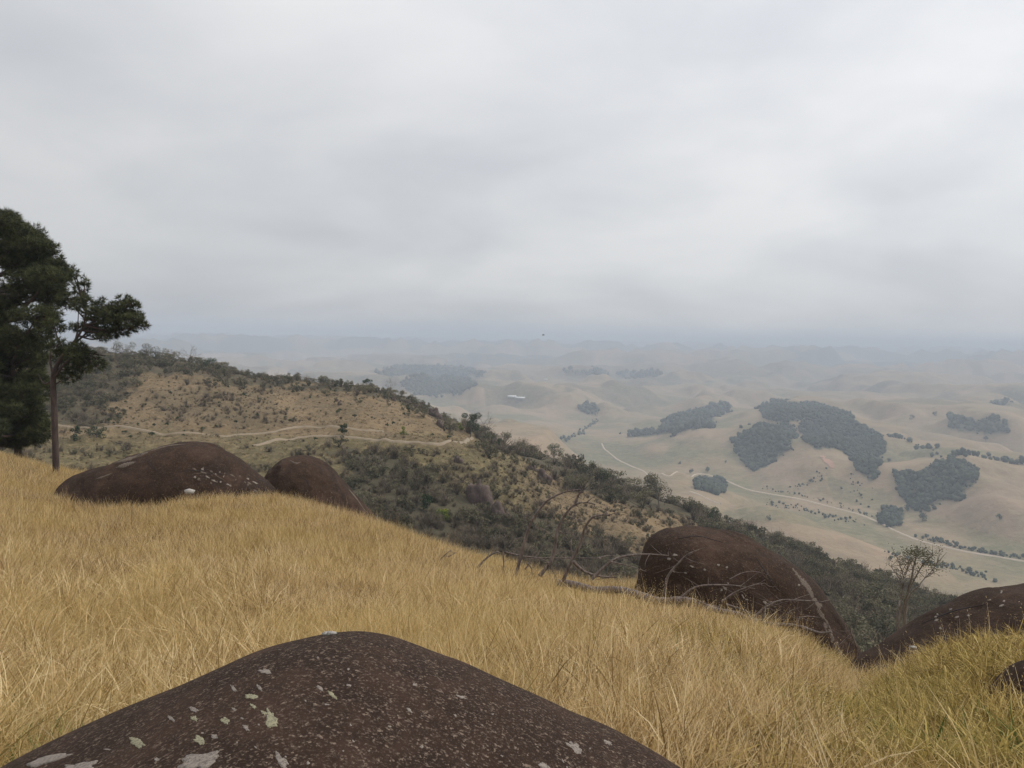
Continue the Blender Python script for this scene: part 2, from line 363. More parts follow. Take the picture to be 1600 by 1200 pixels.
def valleymat():
    m, t, b, o = newmat('valley_pasture'); p = wpos(t)
    n = noise(t, p, 0.0028, 6, 0.6); n2 = noise(t, p, 0.02, 6, 0.65); n3 = noise(t, p, 0.006, 5, 0.6, 0.8)
    c = ramp(t, n, [(0.3, (0.20, 0.155, 0.085)), (0.5, (0.30, 0.22, 0.135)), (0.7, (0.37, 0.255, 0.17))])
    c = mix(t, ramp(t, n3, [(0.5, 0.0), (0.7, 0.5)]), c, (0.21, 0.185, 0.10))
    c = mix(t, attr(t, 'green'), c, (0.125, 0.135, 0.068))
    c = mix(t, attr(t, 'pink'), c, (0.29, 0.20, 0.155))
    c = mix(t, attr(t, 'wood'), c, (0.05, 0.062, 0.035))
    c = mix(t, ramp(t, n2, [(0.45, 0.0), (0.72, 0.6)]), c, (0.14, 0.12, 0.07))
    n4 = noise(t, p, 0.07, 6, 0.75, 0.5); c = mix(t, ramp(t, n4, [(0.42, 0.0), (0.66, 0.45)]), c, (0.38, 0.30, 0.19)); n5 = noise(t, p, 0.045, 8, 0.85)
    c = mix(t, ramp(t, n5, [(0.60, 0.0), (0.70, 0.6)]), c, (0.09, 0.095, 0.05))
    L(t, c, b.inputs['Base Color']); b.inputs['Roughness'].default_value = 0.95; b.inputs['Specular IOR Level'].default_value = 0.1; bump(t, b, n2, 0.8, 8); return m
def rockmat(name, base, warm, speck, sp_amt=1.0, scale=1.0, streak=0.3):
    m, t, b, o = newmat(name); p = N(t, 'ShaderNodeTexCoord').outputs['Object']
    big = noise(t, p, 0.7 / scale, 5, 0.6, 0.4); fine = noise(t, p, 34 / scale, 5, 0.75); mid = noise(t, p, 7 / scale, 6, 0.7)
    c = ramp(t, mid, [(0.3, tuple(v * 0.62 for v in base)), (0.7, base)])
    c = mix(t, ramp(t, big, [(0.45, 0.0), (0.65, 0.75)]), c, warm)
    v = N(t, 'ShaderNodeTexVoronoi'); v.inputs['Scale'].default_value = 105 / scale; L(t, p, v.inputs['Vector'])
    vs_ = N(t, 'ShaderNodeSeparateColor'); L(t, v.outputs['Color'], vs_.inputs[0])
    k = ramp(t, vs_.outputs[0], [(0.62, 0.0), (0.90, 0.9 * sp_amt)])
    k2 = ramp(t, fine, [(0.47, 0.0), (0.60, 1.0)])
    kk = N(t, 'ShaderNodeMath', operation='MULTIPLY'); L(t, k, kk.inputs[0]); L(t, k2, kk.inputs[1])
    c = mix(t, kk.outputs[0], c, speck)
    f3 = ramp(t, noise(t, p, 80 / scale, 4, 0.8), [(0.55, 0.0), (0.68, 0.6 * sp_amt)]); c = mix(t, f3, c, tuple(v * 0.75 for v in speck))
    lt = ramp(t, noise(t, p, 1.5 / scale, 8, 0.72, 0.5), [(0.48, 0.0), (0.68, 0.65)]); c = mix(t, lt, c, tuple(v * 2.1 for v in base))
    patch = ramp(t, noise(t, p, 2.6 / scale, 8, 0.78), [(0.60, 0.0), (0.68, streak)]); c = mix(t, patch, c, tuple(v * 0.9 for v in speck))
    L(t, c, b.inputs['Base Color']); b.inputs['Roughness'].default_value = 0.95; b.inputs['Specular IOR Level'].default_value = 0.12
    bump(t, b, mix(t, 0.6, mid, fine), 0.85, 0.02 * scale); return m
M['rock1'] = rockmat('dark_granite', (0.040, 0.0235, 0.0165), (0.023, 0.014, 0.0105), (0.25, 0.19, 0.145), 1.0, 1.0, 0.25)
M['rock2'] = rockmat('brown_granite', (0.049, 0.030, 0.0215), (0.022, 0.0155, 0.013), (0.17, 0.125, 0.09), 0.5, 3.0, 0.55)
M['rock3'] = rockmat('far_granite', (0.10, 0.075, 0.065), (0.14, 0.10, 0.085), (0.28, 0.22, 0.18), 0.5, 6.0, 0.5)
def crustmat(name, c0, c1):
    m, t, b, o = newmat(name); p = N(t, 'ShaderNodeTexCoord').outputs['Object']
    n = noise(t, p, 70, 8, 0.85); L(t, ramp(t, n, [(0.38, c0), (0.54, c1)]), b.inputs['Base Color']); b.inputs['Roughness'].default_value = 0.95; bump(t, b, n, 0.7, 0.01); return m
M['lichen_g'] = crustmat('green_lichen', (0.08, 0.065, 0.04), (0.34, 0.315, 0.20))
M['lichen_w'] = crustmat('grey_lichen', (0.06, 0.045, 0.038), (0.30, 0.255, 0.215))
M['ledge'] = crustmat('pale_ledge', (0.042, 0.030, 0.023), (0.145, 0.11, 0.083))
M['quartz'] = crustmat('white_stone', (0.16, 0.14, 0.12), (0.46, 0.43, 0.39))
def flat(name, c, rough=0.8, nz=None):
    m, t, b, o = newmat(name)
    n = noise(t, N(t, 'ShaderNodeTexCoord').outputs['Object'], nz or 3.0, 5); L(t, ramp(t, n, [(0.3, tuple(v*0.8 for v in c)), (0.7, c)]), b.inputs['Base Color']); b.inputs['Roughness'].default_value = rough; return m
M['dirt'] = flat('pale_dirt', (0.30, 0.235, 0.16), 0.95, 0.5)
M['dirt2'] = flat('valley_road_dirt', (0.56, 0.45, 0.34), 0.95, 0.02)
M['scar'] = flat('red_soil', (0.46, 0.27, 0.18), 0.95, 0.05)
M['roof_w'] = flat('white_sheet_roof', (0.85, 0.85, 0.83), 0.5, 0.1)
M['wall_w'] = flat('pale_wall', (0.55, 0.52, 0.48), 0.8, 0.2)
M['pond'] = flat('green_marsh', (0.11, 0.135, 0.07), 0.6, 0.02)
M['feather'] = flat('black_feathers', (0.012, 0.011, 0.011), 0.7)

# ------------------------------------------------------------------ terrain meshes
FOREST = {   # far woods: outline on the photograph, distance range, label
 'a': ([(1148,683),(1165,672),(1190,668),(1225,660),(1245,668),(1238,690),(1222,712),(1200,728),(1178,738),(1160,722),(1148,705)], 1300, 2300, 'dark forest lobe filling the hollow left of the bare central hill'),
 'b': ([(1245,668),(1262,655),(1300,655),(1340,664),(1372,680),(1382,700),(1372,730),(1362,756),(1345,738),(1325,712),(1305,700),(1275,703),(1260,690)], 1300, 2300, 'dark forest tongue running down to a point right of the bare central hill'),
 'c': ([(1188,632),(1230,628),(1290,634),(1330,650),(1338,664),(1300,655),(1262,655),(1225,660),(1195,655)], 1700, 2900, 'bluish forest cap on the crest behind the central hill'),
 'd': ([(1398,742),(1420,738),(1440,745),(1455,728),(1485,719),(1515,722),(1530,735),(1525,755),(1500,775),(1460,788),(1430,800),(1420,790),(1402,770)], 1150, 1700, 'heart shaped dark grove on the smooth slope at right'),
 'e': ([(1372,800),(1385,795),(1400,795),(1413,803),(1410,820),(1390,826),(1374,818)], 1000, 1400, 'compact dark grove beside the dirt road below the heart shaped grove'),
 'f': ([(972,684),(1020,676),(1060,655),(1100,640),(1138,634),(1140,642),(1115,652),(1112,668),(1060,675),(1010,683)], 1900, 3100, 'wedge of forest behind the long smooth hill'),
 'g': ([(1480,650),(1510,655),(1560,655),(1580,665),(1575,676),(1520,678),(1482,668)], 1900, 3000, 'flat wood in the hollow at far right'),
 'h': ([(1550,632),(1585,632),(1580,647),(1552,648)], 2400, 3600, 'small square wood high on the far right rise'),
 'i': ([(628,600),(655,591),(700,589),(738,594),(742,604),(715,614),(670,618),(635,612)], 2800, 4600, 'dark wooded hill beyond the grassy ridge'),
 'j': ([(585,590),(620,577),(690,577),(750,582),(760,588),(700,587),(640,591),(615,600)], 3600, 6000, 'hazy wooded ridge behind the dark wooded hill'),
 'k': ([(1085,755),(1110,748),(1135,752),(1130,768),(1105,775),(1085,768)], 1200, 1700, 'green wood below the road left of the central hill'),
 'l': ([(905,640),(925,632),(940,640),(930,648),(915,646)], 2300, 3200, 'small wood in a gully of the plain'),
 'm': ([(880,580),(940,580),(945,585),(885,586)], 3800, 6500, 'long thin belt of trees far off in the centre'),
 'n': ([(965,583),(1030,583),(1030,588),(970,589)], 3800, 6500, 'long thin belt of trees far off right of centre'),
}
def sgrid(name, rr, th, mat, extra, label=None):
    Rr, Th = np.meshgrid(rr, th, indexing='ij'); x = Rr * np.sin(Th); y = Rr * np.cos(Th); z = H(x, y)
    P = np.stack([x, y, z], -1).reshape(-1, 3); nr, nth = len(rr), len(th)
    i, j = np.meshgrid(np.arange(nr-1), np.arange(nth-1), indexing='ij')
    Q = np.stack([i*nth+j, (i+1)*nth+j, (i+1)*nth+j+1, i*nth+j+1], -1).reshape(-1, 4)[:, ::-1]
    return mk(name, P, Q, mat, smooth=True, kind='structure', attrs=extra(P), label=label)
def logr(a, b, n): return np.exp(np.linspace(math.log(a), math.log(b), n))
WIDE = np.radians(np.concatenate([np.linspace(-180, -62, 30), np.linspace(-60, 60, 420), np.linspace(62, 180, 30)]))
FINE = np.radians(np.concatenate([np.linspace(-180, -62, 30), np.linspace(-60, -44, 50), np.linspace(-43.8, 43.8, 660), np.linspace(44, 60, 50), np.linspace(62, 180, 30)]))
SPUR = [(735,640),(820,690),(900,715),(960,740),(1030,765),(1100,795),(1200,830),(1300,870),(1380,900),(1480,935),(1560,960),(1560,1080),(1330,1080),(1290,950),(1200,870),(1120,835),(1060,800),(1000,792),(930,775),(870,740),(800,706),(745,690)]
GULLY = [(500,740),(560,708),(620,716),(700,760),(760,792),(860,808),(940,850),(1000,870),(1010,920),(850,900),(700,850),(600,815),(540,790)]
RIDGE = [(60,530),(150,530),(230,530),(300,552),(400,580),(520,596),(640,622),(700,650),(735,668),(720,672),(640,634),(520,608),(420,600),(330,592),(230,582),(150,600),(120,640),(60,650)]
LEFTS = [(60,600),(140,590),(200,590),(190,620),(165,650),(130,664),(60,664)]
MIDS = [(250,600),(340,592),(420,608),(450,650),(430,664),(330,662),(250,650)]
def ex_side(P):
    px, py = proj(P); Y = P[:, 1]
    n = fbm(P[:, 0] / 14, P[:, 1] / 14, 77, 3); n2 = fbm(P[:, 0] / 3, P[:, 1] / 3, 79, 3)
    pj, qj = px + n * 34 + n2 * 22, py + n * 18 + n2 * 12
    front = Y > 100
    green = sstep(668, 700, py + n * 20) * (1 - sstep(760, 900, px)) * 0.8 + 0.15
    wood = (inpoly(pj, qj, SPUR) | inpoly(pj, qj, GULLY) | inpoly(pj, qj, RIDGE) | inpoly(pj, qj, LEFTS)) & front
    wood = wood | (Y < 100)
    wood = wood * 0.85 + (inpoly(pj, qj, MIDS) & front) * 0.25
    return {'green': np.clip(green, 0, 1), 'wood': np.clip(wood, 0, 1)}
def ex_valley(P):
    px, py = proj(P); Y = P[:, 1]; z = P[:, 2]
    n = fbm(P[:, 0] / 160, P[:, 1] / 160, 87, 4); pj, qj = px + n * 6, py + n * 3
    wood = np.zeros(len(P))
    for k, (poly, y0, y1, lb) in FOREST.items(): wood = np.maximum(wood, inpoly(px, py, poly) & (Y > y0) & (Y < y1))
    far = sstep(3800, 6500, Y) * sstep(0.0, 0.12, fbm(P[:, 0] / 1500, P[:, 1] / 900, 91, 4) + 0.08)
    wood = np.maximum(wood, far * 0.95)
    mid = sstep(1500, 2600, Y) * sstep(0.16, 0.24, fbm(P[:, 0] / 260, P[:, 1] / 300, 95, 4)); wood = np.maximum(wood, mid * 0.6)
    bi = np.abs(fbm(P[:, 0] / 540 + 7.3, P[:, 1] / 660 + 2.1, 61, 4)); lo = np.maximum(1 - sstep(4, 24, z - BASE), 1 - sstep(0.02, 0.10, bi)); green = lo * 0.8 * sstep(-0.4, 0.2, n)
    G = [[(1120,800),(1180,790),(1260,800),(1300,830),(1230,815),(1150,812)], [(1290,740),(1340,760),(1400,770),(1380,800),(1300,780)], [(1470,880),(1530,870),(1580,900),(1500,910)]]
    for g in G: green = np.maximum(green, 0.55 * inpoly(pj, qj, g))
    pink = inpoly(pj, qj, [(1440,800),(1500,775),(1600,740),(1700,740),(1700,860),(1600,850)]) * 0.4 + inpoly(pj, qj, [(1150,700),(1230,700),(1260,770),(1180,770)]) * 0.3
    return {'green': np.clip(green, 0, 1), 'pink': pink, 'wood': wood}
sgrid('ground', logr(0.6, 62, 150), WIDE, groundmat(), lambda P: {'green': np.zeros(len(P))})
hillside = sgrid('hillside', logr(62, 560, 260), FINE, hillmat(), ex_side)
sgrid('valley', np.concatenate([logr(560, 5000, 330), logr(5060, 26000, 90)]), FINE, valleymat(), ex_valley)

# ------------------------------------------------------------------ ribbons: tracks and roads
def ribbon(name, pts, width, mat, lift, n=60, ymin=100, kind='structure', **k):
    W = [hit(px, py, 0, ymin) for px, py in pts]; W = np.array([q for q in W if q is not None])
    C = bez(W, n)
    T = np.gradient(C[:, :2], axis=0); T /= np.linalg.norm(T, axis=1)[:, None] + 1e-9; Nn = np.stack([-T[:, 1], T[:, 0]], -1)
    V = []
    wv = width * (1 + 0.25 * fbm(np.arange(n) * 0.4, np.arange(n) * 0.1, 5, 2))
    for s in (-1, -0.4, 0.4, 1):
        q = C[:, :2] + Nn * (wv * s / 2)[:, None]; V.append(np.column_stack([q, H(q[:, 0], q[:, 1]) + lift * (1 if abs(s) < 1 else -0.6)]))
    V = np.stack(V, 1).reshape(-1, 3); i, j = np.meshgrid(np.arange(n-1), np.arange(3), indexing='ij')
    Q = np.stack([i*4+j, i*4+j+1, (i+1)*4+j+1, (i+1)*4+j], -1).reshape(-1, 4)
    return mk(name, V, Q, mat, smooth=True, kind=kind, **k), C
_, TRK = ribbon('dirt_track', [(40,664),(150,670),(230,674),(300,677),(370,680),(425,676),(470,668),(540,669),(600,675)], 1.15, M['dirt'], 0.3, 120)
_, TRK2 = ribbon('dirt_track', [(395,697),(440,687),(490,682),(560,685),(640,692),(700,690),(738,684)], 1.4, M['dirt'], 0.3, 120)
_, ROAD = ribbon('valley_road', [(940,693),(946,703),(962,716),(985,728),(1010,740),(1045,744),(1085,742),(1120,746),(1150,758),(1180,768),(1250,780),(1320,798),(1370,815),(1400,830),(1440,846),(1490,858),(1550,869),(1620,880),(1700,890)], 5.0, M['dirt2'], 1.1, 260, 700)
ribbon('farm_track', [(1078,768),(1100,777),(1126,788)], 3.5, M['dirt2'], 1.2, 30, 700)
sc_pts = hit(1290, 722, 0, 900)
mb = MB()
for (cx, cy_, s) in ((1286, 714, 4), (1294, 722, 6), (1299, 728, 4), (1290, 719, 4)):
    q = hit(cx, cy_, 0, 900); ang = np.linspace(0, 2*np.pi, 18, endpoint=False); rr_ = s * (1 + 0.35 * R.rand(18))
    V = np.column_stack([q[0] + np.cos(ang) * rr_, q[1] + np.sin(ang) * rr_ * 2.2]); V = np.column_stack([V, H(V[:, 0], V[:, 1]) + 1.0])
    V = np.vstack([[q[0], q[1], q[2] + 1.2], V]); mb.add(V, T=[[0, k+1, (k+1) % 18 + 1] for k in range(18)])
mb.build('bare_soil', M['scar'], kind='structure')

# ------------------------------------------------------------------ boulders
BV = {}
def boulder(name, outline, Y0, df, db, mat, label, group=None, zb=None, pw=2.3, amp=0.05, nscale=1.2, fit=8, seed=1, cat='boulder', nu=190, nt_=110, gain=0.55):
    out = np.asarray(outline, float); P = at(out[:, 0], out[:, 1], Y0)
    c = np.array([(P[0, 0] + P[-1, 0]) / 2, Y0, min(P[0, 2], P[-1, 2]) if zb is None else zb])
    seg = np.concatenate([[0], np.cumsum(np.linalg.norm(np.diff(P, axis=0), axis=1))]); uu = np.linspace(0, seg[-1], nu)
    Q = np.column_stack([spline1(seg, P[:, 0], uu), np.full(nu, Y0), spline1(seg, P[:, 2], uu)])
    tgx = out[:, 0]; tgy = out[:, 1]
    a = np.linspace(-np.pi/2, np.pi/2, nt_); nsm = nu / 110; tt = np.sin(a); s = np.maximum(1 - np.abs(tt)**pw, 0)**(1/pw); yo = np.where(tt < 0, tt * df, tt * db)
    zr0 = Q[:, 2].copy(); sg = 3.0 if nu < 200 else 9.0
    for it in range(fit):
        G = c[None, None] + s[:, None, None] * (Q - c)[None]; G[:, :, 1] = Y0 + yo[:, None]
        px, py = proj(G.reshape(-1, 3)); px = px.reshape(nt_, nu); py = py.reshape(nt_, nu)
        qx, qy = proj(Q); env = np.full(nu, 1e9)
        for k in range(nt_):
            if s[k] < 0.15: continue
            o = np.argsort(px[k]); v = np.interp(qx, px[k][o], py[k][o], left=1e9, right=1e9); env = np.minimum(env, v)
        want = np.interp(qx, tgx, tgy) if np.all(np.diff(tgx) > 0) else qy
        e = np.clip(env - want, -60, 60); e[env > 1e8] = 0; kk_ = np.exp(-0.5 * (np.arange(-12, 13) / (nu / 45.0))**2); e = np.convolve(np.pad(e, 12, 'edge'), kk_ / kk_.sum(), 'valid')
        wgt = sstep(0, 0.25, (Q[:, 2] - c[2]) / (Q[:, 2].max() - c[2]))
        Q[:, 2] += e * Y0 / F * gain * wgt; dz_ = np.convolve(np.pad(Q[:, 2] - zr0, 24, 'edge'), np.exp(-.5 * (np.arange(-24, 25) / sg)**2) / np.exp(-.5 * (np.arange(-24, 25) / sg)**2).sum(), 'valid'); Q[:, 2] = zr0 + dz_
    G = c[None, None] + s[:, None, None] * (Q - c)[None]; G[:, :, 1] = Y0 + yo[:, None]
    V = G.reshape(-1, 3); L0 = nscale
    nn = fbm(V[:, 0] / L0 + seed * 5, V[:, 1] / L0 + V[:, 2] / L0 * 0.7, seed, 4) + 0.5 * fbm(V[:, 2] * 2 / L0, V[:, 0] * 2 / L0 + seed, seed + 9, 3)
    dirv = V - (c - np.array([0, 0, 0.5])); dirv /= np.linalg.norm(dirv, axis=1)[:, None] + 1e-6
    stp = sstep(0.0, 0.05, nn - 0.06) * 0.35 + sstep(0.0, 0.04, -nn - 0.16) * -0.3 + 0.25 * fbm(V[:, 0] * 5 / L0, V[:, 1] * 5 / L0 + V[:, 2] * 5 / L0, seed + 3, 3)
    V = V + dirv * (nn * amp + stp * amp * (amp > .03))[:, None]
    i, j = np.meshgrid(np.arange(nt_-1), np.arange(nu-1), indexing='ij')
    Qd = np.stack([i*nu+j, i*nu+j+1, (i+1)*nu+j+1, (i+1)*nu+j], -1).reshape(-1, 4)
    base = [c[0], c[1], c[2]]
    o = mk(name, V - np.array(base), Qd, mat, smooth=True, label=label, cat=cat, group=group)
    o.location = base
    if fit: print('FIT', label, np.abs(e).mean(), np.abs(e).max())
    bv = BVHTree.FromPolygons([tuple(v) for v in V], [tuple(q) for q in Qd]); BV[label] = (o, bv)
    return o, bv
bl1, bv1 = boulder('boulder', [(-420,1520),(-150,1290),(0,1201),(97,1152),(165,1121),(240,1084),(311,1049),(375,1025),(442,1002),(506,990),(555,991),(624,1006),(680,1024),(740,1043),(811,1075),(875,1105),(942,1137),(999,1169),(1064,1202),(1150,1266),(1240,1350),(1330,1470)],
    3.1, 4.2, 1.9, M['rock1'], 'huge dark speckled boulder dome filling the bottom of the photo', zb=-2.9, pw=2.1, fit=45, gain=0.35, amp=0.006, nscale=0.8, nu=240, nt_=170)
bl2, bv2 = boulder('boulder', [(55,815),(80,775),(100,745),(125,736),(170,723),(230,704),(265,695),(310,692),(340,696),(365,706),(395,727),(420,750),(434,773),(441,800),(446,850)],
    34, 3.2, 3.0, M['rock2'], 'wide low brown boulder with pale streaks beside the bare pine trunk', amp=0.12, nscale=2.5, seed=2)
bl3, bv3 = boulder('boulder', [(398,800),(412,750),(425,731),(442,719),(465,714),(490,715),(512,726),(535,748),(556,772),(580,800),(600,835)],
    38, 2.6, 2.4, M['rock2'], 'smaller rounded brown boulder right of the wide streaked one', amp=0.10, nscale=2.0, seed=3)
bl4, bv4 = boulder('boulder', [(985,960),(1003,880),(1008,852),(1018,838),(1040,826),(1080,820),(1120,825),(1165,838),(1210,860),(1250,890),(1285,925),(1310,960),(1330,995),(1345,1025),(1362,1065)],
    20, 2.4, 2.6, M['rock2'], 'large dark humped boulder behind the fallen branches', amp=0.08, nscale=1.8, seed=4)
bl5, bv5 = boulder('boulder', [(1332,1075),(1352,1024),(1400,987),(1450,958),(1500,935),(1550,918),(1600,906),(1680,893),(1760,890),(1850,905),(1950,960),(2010,1060)],
    15, 2.6, 2.4, M['rock2'], 'sloping dark boulder rising out of the right edge', amp=0.05, nscale=1.6, seed=5)
boulder('boulder', [(1552,1085),(1560,1055),(1572,1040),(1590,1032),(1625,1028),(1665,1045),(1685,1085)], 8.2, 0.5, 0.6, M['rock2'], 'small dark rock half buried in grass at the right edge', amp=0.03, nscale=0.4, seed=6, nu=40, nt_=30, zb=-4.6)
# little pale stones
def stone(px, py, Y, s, mat, label, dz=0.0, rs=None, cat='stone', name='stone', bv=None):
    rs = rs or np.random.RandomState(int(px)); q = at(px, py, Y)
    import bmesh
    bm = bmesh.new(); bmesh.ops.create_icosphere(bm, subdivisions=1, radius=1.0)
    V = np.array([v.co[:] for v in bm.verts]); Fc = np.array([[v.index for v in f.verts] for f in bm.faces]); bm.free()
    k = 0.7 + 0.6 * rs.rand(len(V))
    V = V * k[:, None] * np.array(s) * 0.5
    o = mk(name, V, Fc, mat, smooth=False, label=label, cat=cat); o.location = tuple(q + np.array([0, 0, dz])); return o
stone(296, 768, 30.8, (0.5, 0.3, 0.25), M['quartz'], 'pale stone in the grass in front of the wide streaked boulder')
stone(1168, 965 + 45, 12, (0.3, 0.3, 0.2), M['quartz'], 'little whitish stone at the foot of the large humped boulder') if False else None
stone(1427, 1012, 12.6, (0.13, 0.08, 0.07), M['quartz'], 'white flake of stone lying on the sloping boulder by the notch')
q = None
for (sx, sy, s, lb) in ((508, 986, .05, 'left white pebble on top of the nearest boulder'), (518, 985, .065, 'right white pebble on top of the nearest boulder')):
    d = Vector(ray(sx, sy + 6)).normalized(); loc, no, _, dist = bv1.ray_cast(Vector((0, 0, 0)), d)
    if loc is not None: stone(sx, sy + 4, loc.y, (s * .9, s * .6, s * .45), M['quartz'], lb, rs=np.random.RandomState(sx))
# crusts and seams lying on the boulders
def crust(parent, bv, poly, mat, name='lichen', lift=0.004, jag=0.18, n=3, seed=0):
    poly = np.asarray(poly, float); c = poly.mean(0); m = len(poly); rs = np.random.RandomState(seed + int(c[0]))
    k = max(4, int(40 / m) + 1); E = []
    for i in range(m):
        for t in np.linspace(0, 1, k, endpoint=False): E.append(poly[i] * (1-t) + poly[(i+1) % m] * t)
    E = np.array(E); _a = np.linspace(0, 2*np.pi, len(E), endpoint=False); _j = fbm(np.cos(_a) * 2.2 + seed, np.sin(_a) * 2.2 + c[0], 7, 4) * 2.6 + (rs.rand(len(E)) - .5) * .7; E = c + (E - c) * (1 + jag * _j)[:, None]; me_ = len(E)
    V = []; ok = True
    for s in (1.0, 0.93, 0.6, 0.3):
        for e in E:
            p = c + (e - c) * s; d = Vector(ray(p[0], p[1])).normalized(); loc, no, _, _ = bv.ray_cast(Vector((0, 0, 0)), d)
            if loc is None: return None
            if no.dot(d) > 0: no = -no
            V.append(loc + no * (lift if s < 1 else -lift))
    d = Vector(ray(c[0], c[1])).normalized(); loc, no, _, _ = bv.ray_cast(Vector((0, 0, 0)), d)
    if no.dot(d) > 0: no = -no
    V.append(loc + no * lift); V = np.array([v[:] for v in V]); Q = []
    for r_ in range(3):
        for i in range(me_): Q.append([r_*me_+i, r_*me_+(i+1) % me_, (r_+1)*me_+(i+1) % me_, (r_+1)*me_+i])
    T = [[3*me_+i, 3*me_+(i+1) % me_, 4*me_] for i in range(me_)]
    return mk(name, V - np.array(parent.location), [np.array(Q), np.array(T)], mat, parent, smooth=True)
def disc(cx, cy_, rx, ry, n=9, rot=0.0):
    a = np.linspace(0, 2*np.pi, n, endpoint=False); c, s = math.cos(rot), math.sin(rot); x = np.cos(a)*rx; y = np.sin(a)*ry
    return [(cx + u*c - v*s, cy_ + u*s + v*c) for u, v in zip(x, y)]
for (x, y, rx, ry, g) in [(424,1125,14,9,'g'),(353,1126,8,5,'g'),(214,1160,11,6,'g'),(312,1157,10,6,'g'),(304,1123,6,3.5,'g'),(393,1089,9,4.5,'g'),(415,1050,10,4,'w'),(396,1104,6,3,'g'),
        (413,1114,5,3,'g'),(384,1137,7,3,'w'),(519,1086,8,3,'g'),(336,1151,5,3,'w'),(302,1108,7,3,'w'),(172,1121,7,2.5,'w'),(405,1075,6,2.5,'w'),(365,1076,6,2.5,'w'),(267,1122,7,3,'w'),
        (441,1190,15,6,'w'),(898,1168,15,6,'w'),(500,1075,5,2.5,'w'),(545,1071,4,2,'w'),(640,1110,5,2,'w'),(720,1089,9,2,'w'),(850,1197,10,5,'w'),(950,1160,6,3,'w')]:
    crust(bl1, bv1, disc(x, y, rx, ry, 9, R.rand()), M['lichen_' + g], 'lichen', 0.0015, 0.3, seed=int(x))
for k in range(45):
    x = 120 + 860 * R.rand(); y = 1010 + 190 * R.rand()
    if y > np.interp(x, [0, 250, 520, 800, 1070], [1200, 1080, 995, 1070, 1205]) + 8: crust(bl1, bv1, disc(x, y, 1.6 + 3.5 * R.rand()**2, 1 + 1.5 * R.rand()**2, 7, R.rand()), M['lichen_w'], 'lichen', 0.001, 0.3, seed=k)
crust(bl1, bv1, [(280,1198),(292,1182),(318,1176),(342,1175),(346,1184),(325,1197),(300,1206)], M['lichen_w'], 'lichen', 0.004, 0.2)
crust(bl1, bv1, [(38,1196),(60,1184),(100,1178),(108,1180),(70,1195),(45,1202)], M['lichen_w'], 'lichen', 0.004, 0.15)
crust(bl1, bv1, [(98,1197),(130,1192),(150,1190),(140,1205),(110,1208)], M['lichen_w'], 'lichen', 0.004, 0.35)
# pale weathering seams
def seam(parent, bv, pts, wpx, mat, lift=0.015, seed=0):
    pts = np.asarray(pts, float); C = bez(pts, 26); T = np.gradient(C, axis=0); T /= np.linalg.norm(T, axis=1)[:, None]; Nn = np.stack([-T[:, 1], T[:, 0]], -1); rs = np.random.RandomState(seed)
    prof = np.interp(np.linspace(0, 1, 26), [0, .25, .6, 1], [0.15, 1, 0.8, 0.1]) * (1 + 0.7 * (rs.rand(26) - .5)) * wpx / 2
    Pl = np.vstack([C + Nn * prof[:, None], (C - Nn * prof[:, None])]); V = []
    for s_, lf in ((1, -lift), (0.7, lift), (-0.7, lift), (-1, -lift)):
        for i in range(26):
            p = C[i] + Nn[i] * prof[i] * s_; d = Vector(ray(p[0], p[1])).normalized(); loc, no, _, _ = bv.ray_cast(Vector((0, 0, 0)), d)
            if loc is None: return
            if no.dot(d) > 0: no = -no
            V.append((loc + no * lf)[:])
    Q = [[r_*26+i, r_*26+i+1, (r_+1)*26+i+1, (r_+1)*26+i] for r_ in range(3) for i in range(25)]
    mk('weathered_seam', np.array(V) - np.array(parent.location), np.array(Q), mat, parent, smooth=True)
for p, w_ in (([(178,724),(205,716),(225,709),(232,706)], 5), ([(182,731),(200,725),(212,722)], 7), ([(150,749),(165,744),(176,739)], 3), ([(232,706),(262,697),(290,694)], 1.6), ([(332,739),(342,746),(350,750)], 1.6), ([(300,741),(318,739),(330,740)], 1.0), ([(395,732),(408,742),(418,752)], 1.8), ([(120,742),(140,735),(165,730)], 2)):
    seam(bl2, bv2, p, w_, M['ledge'], 0.02, int(p[0][0]))
for p, w_ in (([(1165,842),(1185,850),(1200,858)], 5),):
    seam(bl4, bv4, p, w_, M['ledge'], 0.015, int(p[0][0]))
for p, w_ in (([(452,719),(462,724),(470,722)], 2.5), ([(545,765),(556,778),(570,798)], 2)):
    seam(bl3, bv3, p, w_, M['ledge'], 0.02, int(p[0][0]))
M['crack'] = flat('dark_crack', (0.012, 0.009, 0.008))
for o_, b_, L_ in ((bl2, bv2, [([(231,719),(236,728),(243,734),(249,739)], 1.6), ([(280,738),(300,735),(322,738),(350,742)], 1.0), ([(398,748),(410,751),(420,757)], 1.2)]), (bl3, bv3, [([(470,745),(480,752),(484,764)], 1.2)]), (bl4, bv4, [([(1060,842),(1090,838),(1130,848)], 1.0), ([(1180,870),(1200,900),(1215,925)], 1.2)]), (bl5, bv5, [([(1440,975),(1490,955),(1540,945)], 1.2)])):
    for p, w_ in L_:
        n0 = len(bpy.data.objects); seam(o_, b_, p, w_, M['crack'], 0.012, int(p[0][0]))
for k in range(46):
    t_ = k / 45; x = np.interp(t_, [0, .2, .5, .8, 1], [1238, 1258, 1280, 1299, 1314]) + R.normal() * 2.2; y = np.interp(t_, [0, .2, .5, .8, 1], [890, 912, 950, 995, 1024])
    crust(bl4, bv4, disc(x, y, 0.8 + 3.2 * R.rand()**1.5, 2 + 4.5 * R.rand(), 8, -.45), M['ledge'], 'weathered_patch', 0.006, 0.35, seed=k)
